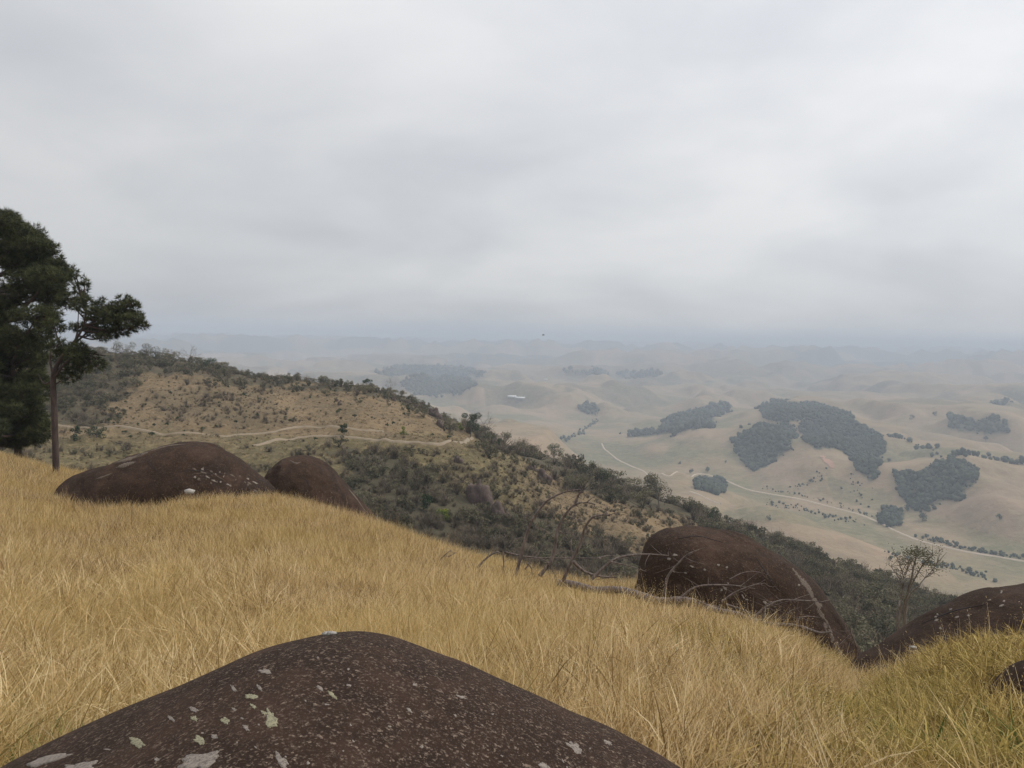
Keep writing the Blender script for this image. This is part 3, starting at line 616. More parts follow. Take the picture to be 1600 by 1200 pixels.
for k in range(16):
    x = 1040 + R.rand() * 220; y = 850 + (x - 1040) * 0.3 + R.rand() * 60
    crust(bl4, bv4, disc(x, y, 1.5 + 2.5 * R.rand(), 1 + R.rand() * 1.2, 8, R.rand()), M['lichen_w'], 'lichen', 0.01, 0.3, seed=k)
for k in range(34):
    x = 290 + R.rand() * 110; y = 722 + (x - 300) * 0.25 + R.rand() * 26
    crust(bl2, bv2, disc(x, y, 0.8 + 3.4 * R.rand()**1.5, 0.6 + R.rand() * 1.1, 8, 0.5), M['lichen_w' if k % 3 == 0 else 'ledge'], 'lichen', 0.012, 0.4, seed=k)
for k in range(12):
    x = 1430 + R.rand() * 160; y = 1000 - (x - 1350) * 0.36 + R.rand() * 30
    crust(bl5, bv5, disc(x, y, 1.5 + 2.0 * R.rand(), 1 + R.rand() * 0.8, 8, -.3), M['lichen_w'], 'lichen', 0.008, 0.3, seed=k)

# outcrops on the far slope
def outcrop(px, py, wpx, hpx, label, tilt=0.0, seed=1, mat='rock3'):
    q = hit(px, py, 0, 100); Y = q[1]
    t = np.linspace(0, 1, 9); xs = px - wpx/2 + wpx * t; prof = np.sin(np.pi * t)**0.35 * hpx * 0.85 * (1 + 0.5 * (np.random.RandomState(seed).rand(9) - .5)); ys = py - prof + tilt * (xs - px)
    ys[0] += 3; ys[-1] += 3
    m_ = Y / F
    boulder('boulder', np.column_stack([xs, ys]), Y, wpx * m_ * 0.35, wpx * m_ * 0.3, M[mat], label, amp=wpx * m_ * 0.14, nscale=wpx * m_ * 0.4, seed=seed, nu=36, nt_=24, fit=0, pw=2.6, zb=q[2] - 1.5)
outcrop(681, 652, 22, 16, 'long leaning slab of dark rock near the ridge end', 0.75, 3)
outcrop(688, 667, 12, 12, 'narrow dark rock just below the leaning slab', 0.8, 4)
outcrop(638, 630, 12, 6, 'small brown rock high on the ridge left of the leaning slab', 0.3, 5)
outcrop(615, 626, 8, 5, 'tiny brown rock near the ridge top among shrubs', 0.1, 6)
outcrop(750, 786, 40, 34, 'big pinkish grey rock face standing in the dark gully scrub', 0.2, 7)
outcrop(786, 812, 34, 26, 'lower grey rock under the big pinkish one', 0.5, 8)
outcrop(815, 712, 12, 16, 'upright dark rock on the edge of the grassy spur', 0.3, 9)
outcrop(850, 752, 24, 20, 'squarish brown rock on the spur below the upright one', 0.3, 10)
outcrop(716, 722, 14, 12, 'brown rock on the slope below the end of the track', 0.2, 11)
outcrop(832, 735, 16, 8, 'flat brown rock between the upright and the squarish ones', 0.3, 12)

# ------------------------------------------------------------------ scatter by geometry nodes
def proto_coll(name, objs):
    c = bpy.data.collections.new(name)
    for o in objs: c.objects.link(o)
    return c
def scatter(name, P, coll, pick, scl, rot, label, cat, mat=None, kind='stuff', group=None):
    me = bpy.data.meshes.new(name); n = len(P); me.vertices.add(n); me.vertices.foreach_set('co', np.asarray(P, np.float32).ravel())
    a = me.attributes.new('pick', 'INT', 'POINT'); a.data.foreach_set('value', np.asarray(pick, np.int32))
    a = me.attributes.new('scl', 'FLOAT_VECTOR', 'POINT'); a.data.foreach_set('vector', np.asarray(scl, np.float32).ravel())
    a = me.attributes.new('rot', 'FLOAT_VECTOR', 'POINT'); a.data.foreach_set('vector', np.asarray(rot, np.float32).ravel())
    o = bpy.data.objects.new(name, me); COL.objects.link(o); tag(o, label, cat, group, kind)
    g = bpy.data.node_groups.new(name, 'GeometryNodeTree'); g.interface.new_socket('Geometry', in_out='INPUT', socket_type='NodeSocketGeometry'); g.interface.new_socket('Geometry', in_out='OUTPUT', socket_type='NodeSocketGeometry')
    gi = g.nodes.new('NodeGroupInput'); go = g.nodes.new('NodeGroupOutput'); ip = g.nodes.new('GeometryNodeInstanceOnPoints'); ci = g.nodes.new('GeometryNodeCollectionInfo')
    ci.inputs['Collection'].default_value = coll; ci.inputs['Separate Children'].default_value = True; ci.inputs['Reset Children'].default_value = True
    def na(nm, ty):
        x = g.nodes.new('GeometryNodeInputNamedAttribute'); x.data_type = ty; x.inputs['Name'].default_value = nm; return x.outputs[0]
    g.links.new(gi.outputs[0], ip.inputs['Points']); g.links.new(ci.outputs[0], ip.inputs['Instance']); ip.inputs['Pick Instance'].default_value = True
    g.links.new(na('pick', 'INT'), ip.inputs['Instance Index']); g.links.new(na('scl', 'FLOAT_VECTOR'), ip.inputs['Scale'])
    er = g.nodes.new('FunctionNodeEulerToRotation'); g.links.new(na('rot', 'FLOAT_VECTOR'), er.inputs[0]); g.links.new(er.outputs[0], ip.inputs['Rotation'])
    g.links.new(ip.outputs[0], go.inputs[0]); md = o.modifiers.new('scatter', 'NODES'); md.node_group = g
    return o
# -- grass tufts
def tuft(name, nb, rad, hmin, hmax, wid, curl, mat, seed, seg=4, heads=0.0, lean=0.5):
    rs = np.random.RandomState(seed); mb = MB()
    for b in range(nb):
        a = rs.rand() * 2 * np.pi; r0 = rad * math.sqrt(rs.rand()); p = np.array([math.cos(a) * r0, math.sin(a) * r0, -0.03])
        h = hmin + (hmax - hmin) * rs.rand(); az = rs.rand() * 2 * np.pi; d = np.array([math.cos(az), math.sin(az), 0]); ln = lean * rs.rand(); cu = curl * (0.3 + rs.rand())
        t = np.linspace(0, 1, seg + 1); ang = ln + cu * t**1.4
        st = h / seg; C = [p]
        for k in range(seg): C.append(C[-1] + st * (d * math.sin(ang[k]) + np.array([0, 0, math.cos(ang[k])])))
        C = np.array(C); wv = rs.normal(size=3); wv[2] *= 0.2; wv -= (wv @ d) * d * 0.5; wv /= np.linalg.norm(wv); w0 = wid * (0.6 + 0.8 * rs.rand())
        w_ = w0 * np.array([0.7, 1, 0.9, 0.6, 0.08])[:seg+1] if seg == 4 else w0 * np.linspace(1, .08, seg+1)
        V = np.stack([C - wv * w_[:, None] / 2, C + wv * w_[:, None] / 2], 1).reshape(-1, 3)
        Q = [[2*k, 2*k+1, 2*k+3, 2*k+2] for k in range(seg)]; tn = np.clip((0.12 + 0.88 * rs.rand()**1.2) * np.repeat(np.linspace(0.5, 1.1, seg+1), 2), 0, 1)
        if rs.rand() < 0.2: tn = tn * 0.2
        mb.add(V, Q=Q, a=tn)
        if rs.rand() < heads:
            for k in range(9):
                c = C[-1] + (C[-1] - C[-2]) * (k / 9 - .6) * 1.5 + rs.normal(size=3) * 0.012; leaves(mb, [c], 0.022, rs, 0.7, 0, 0.3)
    V = np.concatenate(mb.V); return mk(name, V, [np.concatenate(mb.Q)], mat, link=False, attrs={'tint': np.concatenate(mb.A)})
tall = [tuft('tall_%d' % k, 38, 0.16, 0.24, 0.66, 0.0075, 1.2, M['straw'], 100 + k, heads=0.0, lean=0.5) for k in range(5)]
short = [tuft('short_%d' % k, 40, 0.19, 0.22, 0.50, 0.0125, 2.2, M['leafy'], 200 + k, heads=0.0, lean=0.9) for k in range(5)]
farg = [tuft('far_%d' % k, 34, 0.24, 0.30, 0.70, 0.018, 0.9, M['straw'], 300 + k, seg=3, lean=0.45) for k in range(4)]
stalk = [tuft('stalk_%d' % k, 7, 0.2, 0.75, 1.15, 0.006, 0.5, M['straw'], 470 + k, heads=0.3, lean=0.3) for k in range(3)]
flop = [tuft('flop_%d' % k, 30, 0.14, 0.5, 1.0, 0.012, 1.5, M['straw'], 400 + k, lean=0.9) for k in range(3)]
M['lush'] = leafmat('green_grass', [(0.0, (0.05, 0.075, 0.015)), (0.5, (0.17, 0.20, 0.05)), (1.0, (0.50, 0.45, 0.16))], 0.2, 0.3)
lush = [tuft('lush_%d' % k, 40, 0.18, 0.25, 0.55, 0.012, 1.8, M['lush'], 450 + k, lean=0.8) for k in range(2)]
gc = proto_coll('grass_tufts', tall + short + farg + flop + lush + stalk)
names = sorted(o.name for o in gc.objects); IDX = {n: i for i, n in enumerate(names)}
def foot(o_label): return BV[o_label][0]
RB = []
for (o, bv) in [BV[k] for k in BV]:
    if o.location.y < 60: RB.append((o, bv))
def on_rock(x, y, z):
    for o, bv in RB:
        if abs(x - o.location.x) > 12 or abs(y - o.location.y) > 6: continue
        loc = bv.ray_cast(Vector((x, y, z + 8)), Vector((0, 0, -1)))[0]
        if loc is not None and loc.z > z + 0.12: return True
    return False
def wedge(n, y0, y1, um=1.0):
    Y = np.sqrt(R.rand(n) * (y1**2 - y0**2) + y0**2); u = (R.rand(n) * 2 - 1) * um; return u * Y, Y
gx, gy, gk = [], [], []
for (n, a, b, kind_) in ((7300, 2.6, 9, 0), (15200, 9, 18, 0), (31500, 17, 46, 1)):
    x, y = wedge(n, a, b); gx.append(x); gy.append(y); gk.append(np.full(n, kind_))
gx = np.concatenate(gx); gy = np.concatenate(gy); gk = np.concatenate(gk); gz = H(gx, gy)
keep = np.array([not on_rock(x, y, z) for x, y, z in zip(gx, gy, gz)]) & ((gy < 30) | (gx / gy < 0.1)); gx, gy, gk, gz = gx[keep], gy[keep], gk[keep], gz[keep]
n = len(gx); u = gx / gy; nz = fbm(gx / 2.5, gy / 2.5, 55, 3)
rightness = sstep(0.05, 0.5, u + nz * 0.5 - (gy - 8) * 0.018)
rr = R.rand(n); pick = np.zeros(n, int); S = np.zeros((n, 3))
for i in range(n):
    if R.rand() < 0.035 and gy[i] > 5: pick[i] = IDX['stalk_%d' % (i % 3)]
    elif gk[i] == 1: pick[i] = IDX['far_%d' % (i % 4)]
    elif R.rand() < 0.75 * math.exp(-((gx[i] + 2.6)**2 + (gy[i] - 5.2)**2) / 1.1) + 0.2 * math.exp(-((gx[i] - 4.0)**2 + (gy[i] - 6.0)**2) / .5) + 0.008: pick[i] = IDX['lush_%d' % (i % 2)]
    elif rr[i] < rightness[i]: pick[i] = IDX['short_%d' % (i % 5)]
    elif R.rand() < 0.12 * (u[i] < -0.3) + 0.02: pick[i] = IDX['flop_%d' % (i % 3)]
    else: pick[i] = IDX['tall_%d' % (i % 5)]
hs = (0.85 + 0.35 * R.rand(n)) * (1 + 0.30 * nz) * (1 - 0.25 * rightness)
tq = np.array([(1.3,19.5),(2.5,19),(3.6,18.3),(4.4,17.6),(5.2,16.9),(6,16),(6.4,15.5)]); dd = np.min(np.hypot(gx[:, None] - tq[None, :, 0], gy[:, None] - tq[None, :, 1]), axis=1)
hs = hs * (0.72 + 0.28 * sstep(0.4, 1.6, dd))
# grass close to the camera rock stays low enough not to hide it
S[:, 0] = S[:, 1] = 1 + 0.3 * R.rand(n); S[:, 2] = hs
ti = 0.20 + 0.32 * rightness * (gk == 0); rot = np.column_stack([R.normal(size=n) * ti, R.normal(size=n) * ti, R.rand(n) * 6.28])
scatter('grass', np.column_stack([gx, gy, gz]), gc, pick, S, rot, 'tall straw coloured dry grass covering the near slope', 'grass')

# -- scrub protos (unit height about 1 m)
def shrub_proto(name, n, leaf, mat, seed, lumps=7, twigs=14, spread=0.55, hh=1.0, up_=0.25, asp=.6):
    rs = np.random.RandomState(seed); mb = MB(); C = []
    ce = np.column_stack([rs.normal(size=lumps) * spread * .45, rs.normal(size=lumps) * spread * .45, hh * (up_ + (0.85 - up_) * rs.rand(lumps))])
    for c in ce:
        m_ = n // lumps; v = rs.normal(size=(m_, 3)); v /= np.linalg.norm(v, axis=1)[:, None]; r_ = spread * (0.22 + 0.2 * rs.rand()) * (0.55 + 0.5 * rs.rand(m_)); C.append(c + v * r_[:, None] * np.array([1, 1, .8]))
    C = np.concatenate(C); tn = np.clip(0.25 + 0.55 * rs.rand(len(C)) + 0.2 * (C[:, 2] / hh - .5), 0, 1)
    leaves(mb, C, leaf * (0.6 + 0.8 * rs.rand(len(C))), rs, tn, 0.0, asp)
    for k in range(twigs):
        e = ce[k % lumps] + rs.normal(size=3) * spread * .3; mid = e * 0.5 + rs.normal(size=3) * .05; mid[2] = e[2] * .55
        mb.tube(bez([np.zeros(3) + rs.normal(size=3) * .03, mid, e], 4), [0.025 * hh, 0.018 * hh, 0.012 * hh, 0.004], 3, a=0.1, cap=False)
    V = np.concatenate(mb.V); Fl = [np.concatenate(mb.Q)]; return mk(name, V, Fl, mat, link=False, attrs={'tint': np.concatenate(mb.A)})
sg = [shrub_proto('sgreen_%d' % k, 420, 0.10, M['scrubleaf'], 500 + k) for k in range(4)]
sb = [shrub_proto('sbrown_%d' % k, 160, 0.07, M['brownleaf'], 520 + k, twigs=40, asp=.3) for k in range(4)]
st = [shrub_proto('stree_%d' % k, 560, 0.085, M['scrubleaf'], 540 + k, lumps=10, spread=0.7, up_=0.5) for k in range(3)]
cl = [tuft('sclump_%d' % k, 22, 0.35, 0.35, 0.8, 0.07, 0.9, M['clump'], 560 + k, seg=2, lean=0.6) for k in range(3)]
scc = proto_coll('scrub_shapes', sg + sb + st + cl); SI = {n_: i for i, n_ in enumerate(sorted(o.name for o in scc.objects))}
def side_points(n, y0=100, y1=380, umin=-0.75, umax=0.75):
    Y = np.exp(R.rand(n) * (math.log(y1) - math.log(y0)) + math.log(y0)); u_ = umin + (umax - umin) * R.rand(n); x = u_ * Y; z = H(x, Y); P = np.column_stack([x, Y, z]); px, py = proj(P); return P, px, py
def do_scatter(name, P, kinds, smin, smax, label, cat, sq=1.0):
    n = len(P); f_ = np.clip(0.5 + 1.5 * fbm(P[:, 0] / 11, P[:, 1] / 11, 123, 3) + R.normal(size=n) * .22, 0, .999)
    pk = np.array([SI[kinds[int(v * len(kinds))]] for v in f_]); s = smin + (smax - smin) * R.rand(n)**2
    S = np.column_stack([s * (0.9 + .3 * R.rand(n)), s * (0.9 + .3 * R.rand(n)), s * sq]); rot = np.column_stack([R.normal(size=n) * .08, R.normal(size=n) * .08, R.rand(n) * 6.28])
    return scatter(name, P - np.array([0, 0, 0.05]), scc, pk, S, rot, label, cat)
G4 = ['sgreen_%d' % k for k in range(4)]; B4 = ['sbrown_%d' % k for k in range(4)]; T3 = ['stree_%d' % k for k in range(3)]; C3 = ['sclump_%d' % k for k in range(3)]
def track_clear(P, lim=2.6):
    d = np.min(np.hypot(P[:, 0][:, None] - np.concatenate([TRK[:, 0], TRK2[:, 0]])[None], P[:, 1][:, None] - np.concatenate([TRK[:, 1], TRK2[:, 1]])[None]), axis=1); return d > lim
P, px, py = side_points(26000); nn = fbm(P[:, 0] / 14, P[:, 1] / 14, 77, 3); pj, qj = px + nn * 34 + R.normal(size=len(px)) * 13, py + nn * 18 + R.normal(size=len(px)) * 7
m_sp = inpoly(pj, qj, SPUR); m_gu = inpoly(pj, qj, GULLY); m_ri = inpoly(pj, qj, RIDGE); m_le = inpoly(pj, qj, LEFTS); m_mi = inpoly(pj, qj, MIDS); tcl = track_clear(P)
m_sp2 = m_sp & (R.rand(len(P)) < 0.75)
do_scatter('woodland', P[m_sp2 & tcl & (nn > -0.18)], B4 + G4 + T3 + B4, 1.4, 5.6, 'grey green woodland running down the far side of the spur', 'woodland')
do_scatter('scrub', P[m_gu & tcl & (R.rand(len(P)) < 0.8)], B4 + G4 + T3[:1] + B4 + B4, 0.8, 3.6, 'dark brown and green scrub filling the gully below the far slope', 'scrub')
do_scatter('scrub', P[m_ri & tcl & (R.rand(len(P)) < 0.6)], G4 + B4 + T3, 1.2, 3.6, 'strip of scrub along the top of the grassy ridge', 'scrub')
do_scatter('scrub', P[m_le & tcl], B4 + G4[:3], 1.0, 2.8, 'grey brown scrub behind the bare pine trunk', 'scrub')
do_scatter('scrub', P[m_mi & tcl & (R.rand(len(P)) < 0.8)], B4, 0.6, 1.9, 'thin brown scrub on the middle of the dry slope', 'scrub')
low = ~(m_sp | m_gu | m_ri | m_le | m_mi) & tcl
do_scatter('scrub', P[low & (py > 700) & (nn > -0.3) & (R.rand(len(P)) < 0.9)], B4 + G4 + B4, 0.4, 2.2, 'loose patchy scrub on the lower far slope', 'scrub')
do_scatter('scrub', P[low & (py <= 700) & (R.rand(len(P)) < 0.22)], B4 + G4[:1], 0.4, 1.0, 'tiny weeds sprinkled on the dry slope above the tracks', 'scrub')
P2, px2, py2 = side_points(42000); tc2 = track_clear(P2, 0.7); bad = inpoly(px2, py2, SPUR) | inpoly(px2, py2, GULLY)
do_scatter('dry_tussocks', P2[~bad & tc2], C3, 0.5, 1.3, 'dry grass tussocks covering the far slope', 'grass', 0.8)
P3, px3, py3 = side_points(5000, 55, 110, -0.1, 0.8)
do_scatter('scrub', P3, G4 + B4 + T3, 1.5, 4.0, 'scrub dropping away behind the right hand boulders', 'scrub')

# ------------------------------------------------------------------ far woods and trees of the valley
import bmesh
def blob(name, seed, sub=2):
    bm = bmesh.new(); bmesh.ops.create_icosphere(bm, subdivisions=sub, radius=0.5); V = np.array([v.co[:] for v in bm.verts]); Fc = np.array([[v.index for v in f.verts] for f in bm.faces]); bm.free()
    rs = np.random.RandomState(seed); V = V * (0.6 + 0.7 * rs.rand(len(V)))[:, None] + np.array([0, 0, .5]); mb = MB(); mb.add(V, T=Fc, a=0.3 + 0.5 * rs.rand(len(V)))
    mb.tube([(0, 0, -.3), (0, 0, .4)], 0.05, 4, a=0.1)
    V = np.concatenate(mb.V); return mk(name, V, [np.concatenate(mb.Q), np.concatenate(mb.T)], M['forest'], link=False, attrs={'tint': np.concatenate(mb.A)})
fc = proto_coll('far_trees', [blob('blob_%d' % k, 600 + k) for k in range(6)])
def wood(name, P, s0, s1, label, cat='forest'):
    n = len(P); s = s0 * .7 + (s1 - s0 * .7) * R.rand(n)**1.5; S = np.column_stack([s, s * (0.8 + .4 * R.rand(n)), s * (0.8 + .5 * R.rand(n))])
    return scatter(name, P, fc, R.randint(0, 6, n), S, np.column_stack([np.zeros(n), np.zeros(n), R.rand(n) * 6.28]), label, cat)
for k, (poly, y0, y1, lb) in FOREST.items():
    pp = np.array(poly, float); u0 = (pp[:, 0].min() - 806) / F; u1 = (pp[:, 0].max() - 794) / F
    sp = 5.2 if y0 < 1800 else (8 if y0 < 3000 else 14)
    area = (u1 - u0) * (y0 + y1) / 2 * (y1 - y0); n = int(min(area / sp**2 * 1.3, 60000)); Y = np.sqrt(y0**2 + R.rand(n) * (y1**2 - y0**2)); x = (u0 + R.rand(n) * (u1 - u0)) * Y
    z = H(x, Y); q = np.column_stack([x, Y, z]); a, b = proj(q); e = fbm(x / 40, Y / 40, 3, 2) * 14 + R.normal(size=n) * 2.2; m = inpoly(a + e, b + e * .5, poly)
    if m.sum() > 3: wood('forest', q[m], sp * 0.8, sp * 2.0, lb)
def hedge(pts, label, s0=5, s1=11, n=60, wob=8, ymin=700):
    W = np.array([hit(a, b, 0, ymin) for a, b in pts]); C = bez(W, n); C[:, :2] += R.normal(size=(n, 2)) * wob; C[:, 2] = H(C[:, 0], C[:, 1]); wood('hedgerow', C, s0, s1, label, 'hedge')
hedge([(1340,672),(1375,682),(1420,690),(1460,702),(1500,712),(1550,718),(1600,726),(1640,732)], 'dark line of trees along the crest of the right hand hill', 5, 12, 110)
hedge([(880,690),(900,680),(918,668),(934,655)], 'diagonal dark hedge on the plain left of centre', 5, 10, 46, 6)
hedge([(1440,840),(1500,855),(1560,865),(1620,875)], 'dark hedge following the upper side of the valley road at right', 3, 6, 90, 4)
hedge([(1190,762),(1250,774),(1310,790),(1365,808)], 'thin hedge above the valley road in the centre', 2, 4, 50, 4)
hedge([(1200,790),(1240,792),(1290,806),(1330,815)], 'straggling trees between the road and the low ridge', 2, 5, 70, 14)
hedge([(1400,870),(1450,880),(1500,890),(1540,905)], 'low marsh bushes in the valley bottom at right', 2, 5, 80, 10)
hedge([(1240,762),(1270,752),(1285,735)], 'broken line of bushes climbing towards the red soil scar', 2, 5, 30, 7)
hedge([(1330,745),(1345,770),(1352,785)], 'faint line of bushes below the forest tongue', 2, 4.5, 24, 9)
# scattered single trees of the valley
VT = [(1441,814,13,'round dark tree alone beside the road right of the compact grove'),(1079,740,10,'left tree of the pair above the road bend'),(1105,738,12,'right tree of the pair above the road bend'),(1418,799,9,'small tree at the foot of the heart shaped grove'),
      (1062,725,7,'tiny lone tree on the smooth hill above the road bend'),(1562,812,8,'tiny lone tree on the pinkish slope at right'),(1202,813,6,'tiny bush on the low ridge in front of the road'),(1388,722,8,'single tree right of the forest tongue tip'),
      (1134,724,6,'tiny bush below the left forest lobe'),(1300,700,6,'small bush beside the red soil scar'),(1460,650,14,'dark tree left of the flat wood at far right'),(1540,690,12,'lone tree below the flat wood at far right'),(1425,655,12,'lone tree on the far rise left of the flat wood')]
def valley_tree(px, py, s, label):
    q = hit(px, py, 0, 700); rs = np.random.RandomState(int(px)); root = empty('tree', q, label, 'tree')
    mb = MB(); mb.tube(bez([q + [0, 0, -1], q + [s*.03, 0, s*.45]], 4), [s*.05, s*.04, s*.035, s*.02], 6); mb.build('trunk', M['twig'], root)
    mb = MB(); n = 500; v = rs.normal(size=(n, 3)); v /= np.linalg.norm(v, axis=1)[:, None]; ce = rs.normal(size=(6, 3)) * s * .18; k = rs.randint(0, 6, n)
    leaves(mb, q + np.array([0, 0, s*.6]) + ce[k] + v * s * .3 * (0.6 + .4 * rs.rand(n))[:, None], s * .13, rs, rs.rand(n)); mb.build('crown', M['treeleaf'], root, smooth=False)
for a in VT: valley_tree(*a)
# white sheds far off, and a small house
def shed(px, py, lx, ly, hh, rz, label, name='shed'):
    q = hit(px, py, 0, 900); root = empty(name, q, label, 'shed', rz=rz)
    x, y = lx/2, ly/2
    V = [(-x,-y,-1),(x,-y,-1),(x,y,-1),(-x,y,-1),(-x,-y,hh),(x,-y,hh),(x,y,hh),(-x,y,hh)]
    mk('wall', V, [np.array([[0,1,5,4],[1,2,6,5],[2,3,7,6],[3,0,4,7]])], M['wall_w'], root)
    e = 1.0; t = hh + ly * .22
    V = [(-x-e,-y-e,hh+.1),(x+e,-y-e,hh+.1),(x+e,0,t),(-x-e,0,t),(x+e,y+e,hh+.1),(-x-e,y+e,hh+.1),(-x-e,-y-e,hh-.3),(x+e,-y-e,hh-.3),(x+e,y+e,hh-.3),(-x-e,y+e,hh-.3)]
    mk('roof', V, [np.array([[0,1,2,3],[3,2,4,5],[6,7,1,0],[8,9,5,4]]), np.array([[1,4,2],[0,3,5]])], M['roof_w'], root)
    for k in range(8): mk('door' if k == 3 else 'window', [(-x+lx*(k+.3)/8,-y-.05,.3),(-x+lx*(k+.7)/8,-y-.05,.3),(-x+lx*(k+.7)/8,-y-.05,hh*.7),(-x+lx*(k+.3)/8,-y-.05,hh*.7)], [np.array([[0,1,2,3]])], M['bark'], root)
shed(800, 621, 32, 16, 4, 0.05, 'left of two long white sheds far out on the plain')
shed(813, 623, 34, 16, 4, -0.08, 'right of two long white sheds far out on the plain')
shed(853, 594, 16, 12, 5, 0.3, 'tiny pale building beyond the two white sheds', 'building')

# ------------------------------------------------------------------ single trees on the far slope
def broadleaf(px, py, h, wd, label, mat='treeleaf', name='tree', n=1600, leaf=0.28, bare=0.3, lumps=9, seed=None, ymin=100, group=None, cat=None, q=None, limbs=9, flatc=.8):
    q = hit(px, py, 0, ymin) if q is None else q; rs = np.random.RandomState(seed or int(px * 3 + py)); root = empty(name, q, label, cat or ('tree' if name == 'tree' else 'shrub'), group)
    ce = np.column_stack([rs.uniform(-.5, .5, lumps) * wd * .75, rs.uniform(-.5, .5, lumps) * wd * .75, h * (bare + (0.92 - bare) * rs.rand(lumps))]) + q
    t = MB(); top = q + np.array([rs.normal() * .04 * h, 0, h * .7]); tp = bez([q - [0, 0, .3], q + [rs.normal() * .03 * h, 0, h * .35], top], 7); r0 = h * .028
    t.tube(tp, np.linspace(r0, r0 * .35, 7), 7)
    for k in range(limbs):
        s_ = tp[2 + k % 4]; e = ce[k % lumps]; t.tube(bez([s_, (s_ + e) / 2 + rs.normal(size=3) * .05 * h, e], 5), np.linspace(r0 * .5, r0 * .12, 5), 4, cap=False)
    t.build('trunk', M['twig'], root)
    mb = MB(); k = rs.randint(0, lumps, n); v = rs.normal(size=(n, 3)); v /= np.linalg.norm(v, axis=1)[:, None]; rad = wd * (0.17 + .08 * rs.rand(lumps))
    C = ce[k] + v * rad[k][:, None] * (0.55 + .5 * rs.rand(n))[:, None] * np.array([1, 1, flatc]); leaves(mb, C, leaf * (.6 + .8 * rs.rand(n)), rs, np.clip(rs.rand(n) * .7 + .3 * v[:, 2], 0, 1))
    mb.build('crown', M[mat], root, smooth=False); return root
def bare_tree(px, py, h, wd, label, mat='twig', name='bare_tree', seed=None, q=None, ymin=100, nl=7, thick=.02, tips=None):
    q = hit(px, py, 0, ymin) if q is None else q; rs = np.random.RandomState(seed or int(px)); root = empty(name, q, label, 'tree'); t = MB(); b = MB()
    tp = bez([q - [0, 0, .3], q + [0, 0, h * .4], q + [rs.normal() * .05 * h, 0, h * .75]], 6); t.tube(tp, np.linspace(h * thick, h * thick * .4, 6), 6); t.build('trunk', M[mat], root)
    def grow(p, d, ln, r_, dep):
        e = p + d * ln; mid = (p + e) / 2 + rs.normal(size=3) * ln * .1; b.tube(bez([p, mid, e], 5), np.linspace(r_, r_ * .5, 5), 4, cap=False)
        if dep:
            for _ in range(3):
                nd = d + rs.normal(size=3) * .5; nd[2] += .12; nd /= np.linalg.norm(nd); grow(e if _ else mid, nd, ln * .62, r_ * .55, dep - 1)
        elif tips is not None: tips.append(e)
    for k in range(nl):
        a = k * 2.4 + rs.rand(); d = np.array([math.cos(a) * wd / h, math.sin(a) * wd / h, .75]); d /= np.linalg.norm(d); grow(tp[2 + k % 4], d, h * .32, h * thick * .45, 3)
    b.build('branches', M[mat], root); return root
bare_tree(297, 574, 7.5, 9, 'leafless pale tree with wide crown standing out on the ridge line')
bare_tree(757, 690, 8, 7, 'bare grey tree just right of the dark green tree at the ridge end', seed=9)
bare_tree(436, 620, 6, 2.5, 'thin bare sapling on the dry slope below the ridge scrub', thick=.012, nl=5)
bare_tree(610, 616, 5, 4, 'small bare tree near the right end of the ridge scrub', seed=5)
bare_tree(372, 690, 4, 2.5, 'leafless sapling standing just below the upper track', thick=.014, nl=5, seed=6)
broadleaf(328, 580, 6, 5.5, 'rounded green tree on the ridge right of the leafless tree', n=1400)
broadleaf(230, 566, 7.5, 9, 'broad grey green tree on the ridge right of the leaning pine', 'scrubleaf', n=2200, leaf=.3)
broadleaf(265, 572, 6.5, 8, 'flat topped grey green tree left of the leafless ridge tree', 'scrubleaf', n=1800, leaf=.3)
broadleaf(192, 562, 7, 8, 'grey green tree on the ridge half behind the pine branch', 'scrubleaf', n=1800, leaf=.3)
broadleaf(573, 611, 4.6, 4, 'dark spreading tree near the right end of the ridge line', n=1100)
broadleaf(449, 597, 3.6, 4, 'dark green tree low on the ridge line above the dry slope', n=900)
broadleaf(505, 602, 3.2, 5, 'wide green shrubby tree on the middle of the ridge line', 'scrubleaf', n=1100)
broadleaf(735, 682, 7.6, 6.6, 'dense dark green tree at the end of the track on the ridge corner', n=3000, bare=.38, leaf=.3)
broadleaf(537, 681, 4.3, 2.6, 'upright dark green tree beside the upper track', n=1000, bare=.25)
broadleaf(631, 683, 3.2, 2.4, 'bright green young tree just above the lower track', 'limeleaf', n=700, bare=.3, leaf=.2)
broadleaf(117, 688, 3.6, 2.8, 'upright green bush right of the bare pine trunk', 'treeleaf', 'bush', n=900, bare=.1)
broadleaf(151, 684, 3.0, 4.2, 'wide dark green bush below the track near the pine trunk', 'treeleaf', 'bush', n=1100, bare=.1)
broadleaf(193, 708, 3.0, 3.2, 'brownish bush above the wide streaked boulder', 'brownleaf', 'bush', n=700, bare=.1)
broadleaf(528, 634, 2.2, 2.2, 'round purplish bush alone on the pale dry slope', 'purpleleaf', 'bush', n=700, bare=.15, leaf=.18)
broadleaf(484, 622, 1.3, 1.2, 'small dark bush left of the round purplish one', 'treeleaf', 'bush', n=400, bare=.15, leaf=.14)
broadleaf(532, 656, 1.2, 1.2, 'small dark bush just above the upright track side tree', 'purpleleaf', 'bush', n=400, bare=.15, leaf=.14)
broadleaf(708, 678, 3, 3, 'grey green bush left of the ridge corner tree', 'scrubleaf', 'bush', n=800, bare=.15)
broadleaf(720, 674, 3.2, 2.2, 'slim green bush close against the ridge corner tree', 'limeleaf', 'bush', n=600, bare=.15)
broadleaf(780, 700, 3, 3.6, 'bushy dark tree on the spur right of the ridge corner', n=900)
broadleaf(866, 716, 6, 7, 'rounded dark tree in the spur woodland', 'treeleaf', n=1600)
broadleaf(887, 768, 5, 6, 'low yellow green tree on the spur below the dark one', 'scrubleaf', n=1500)
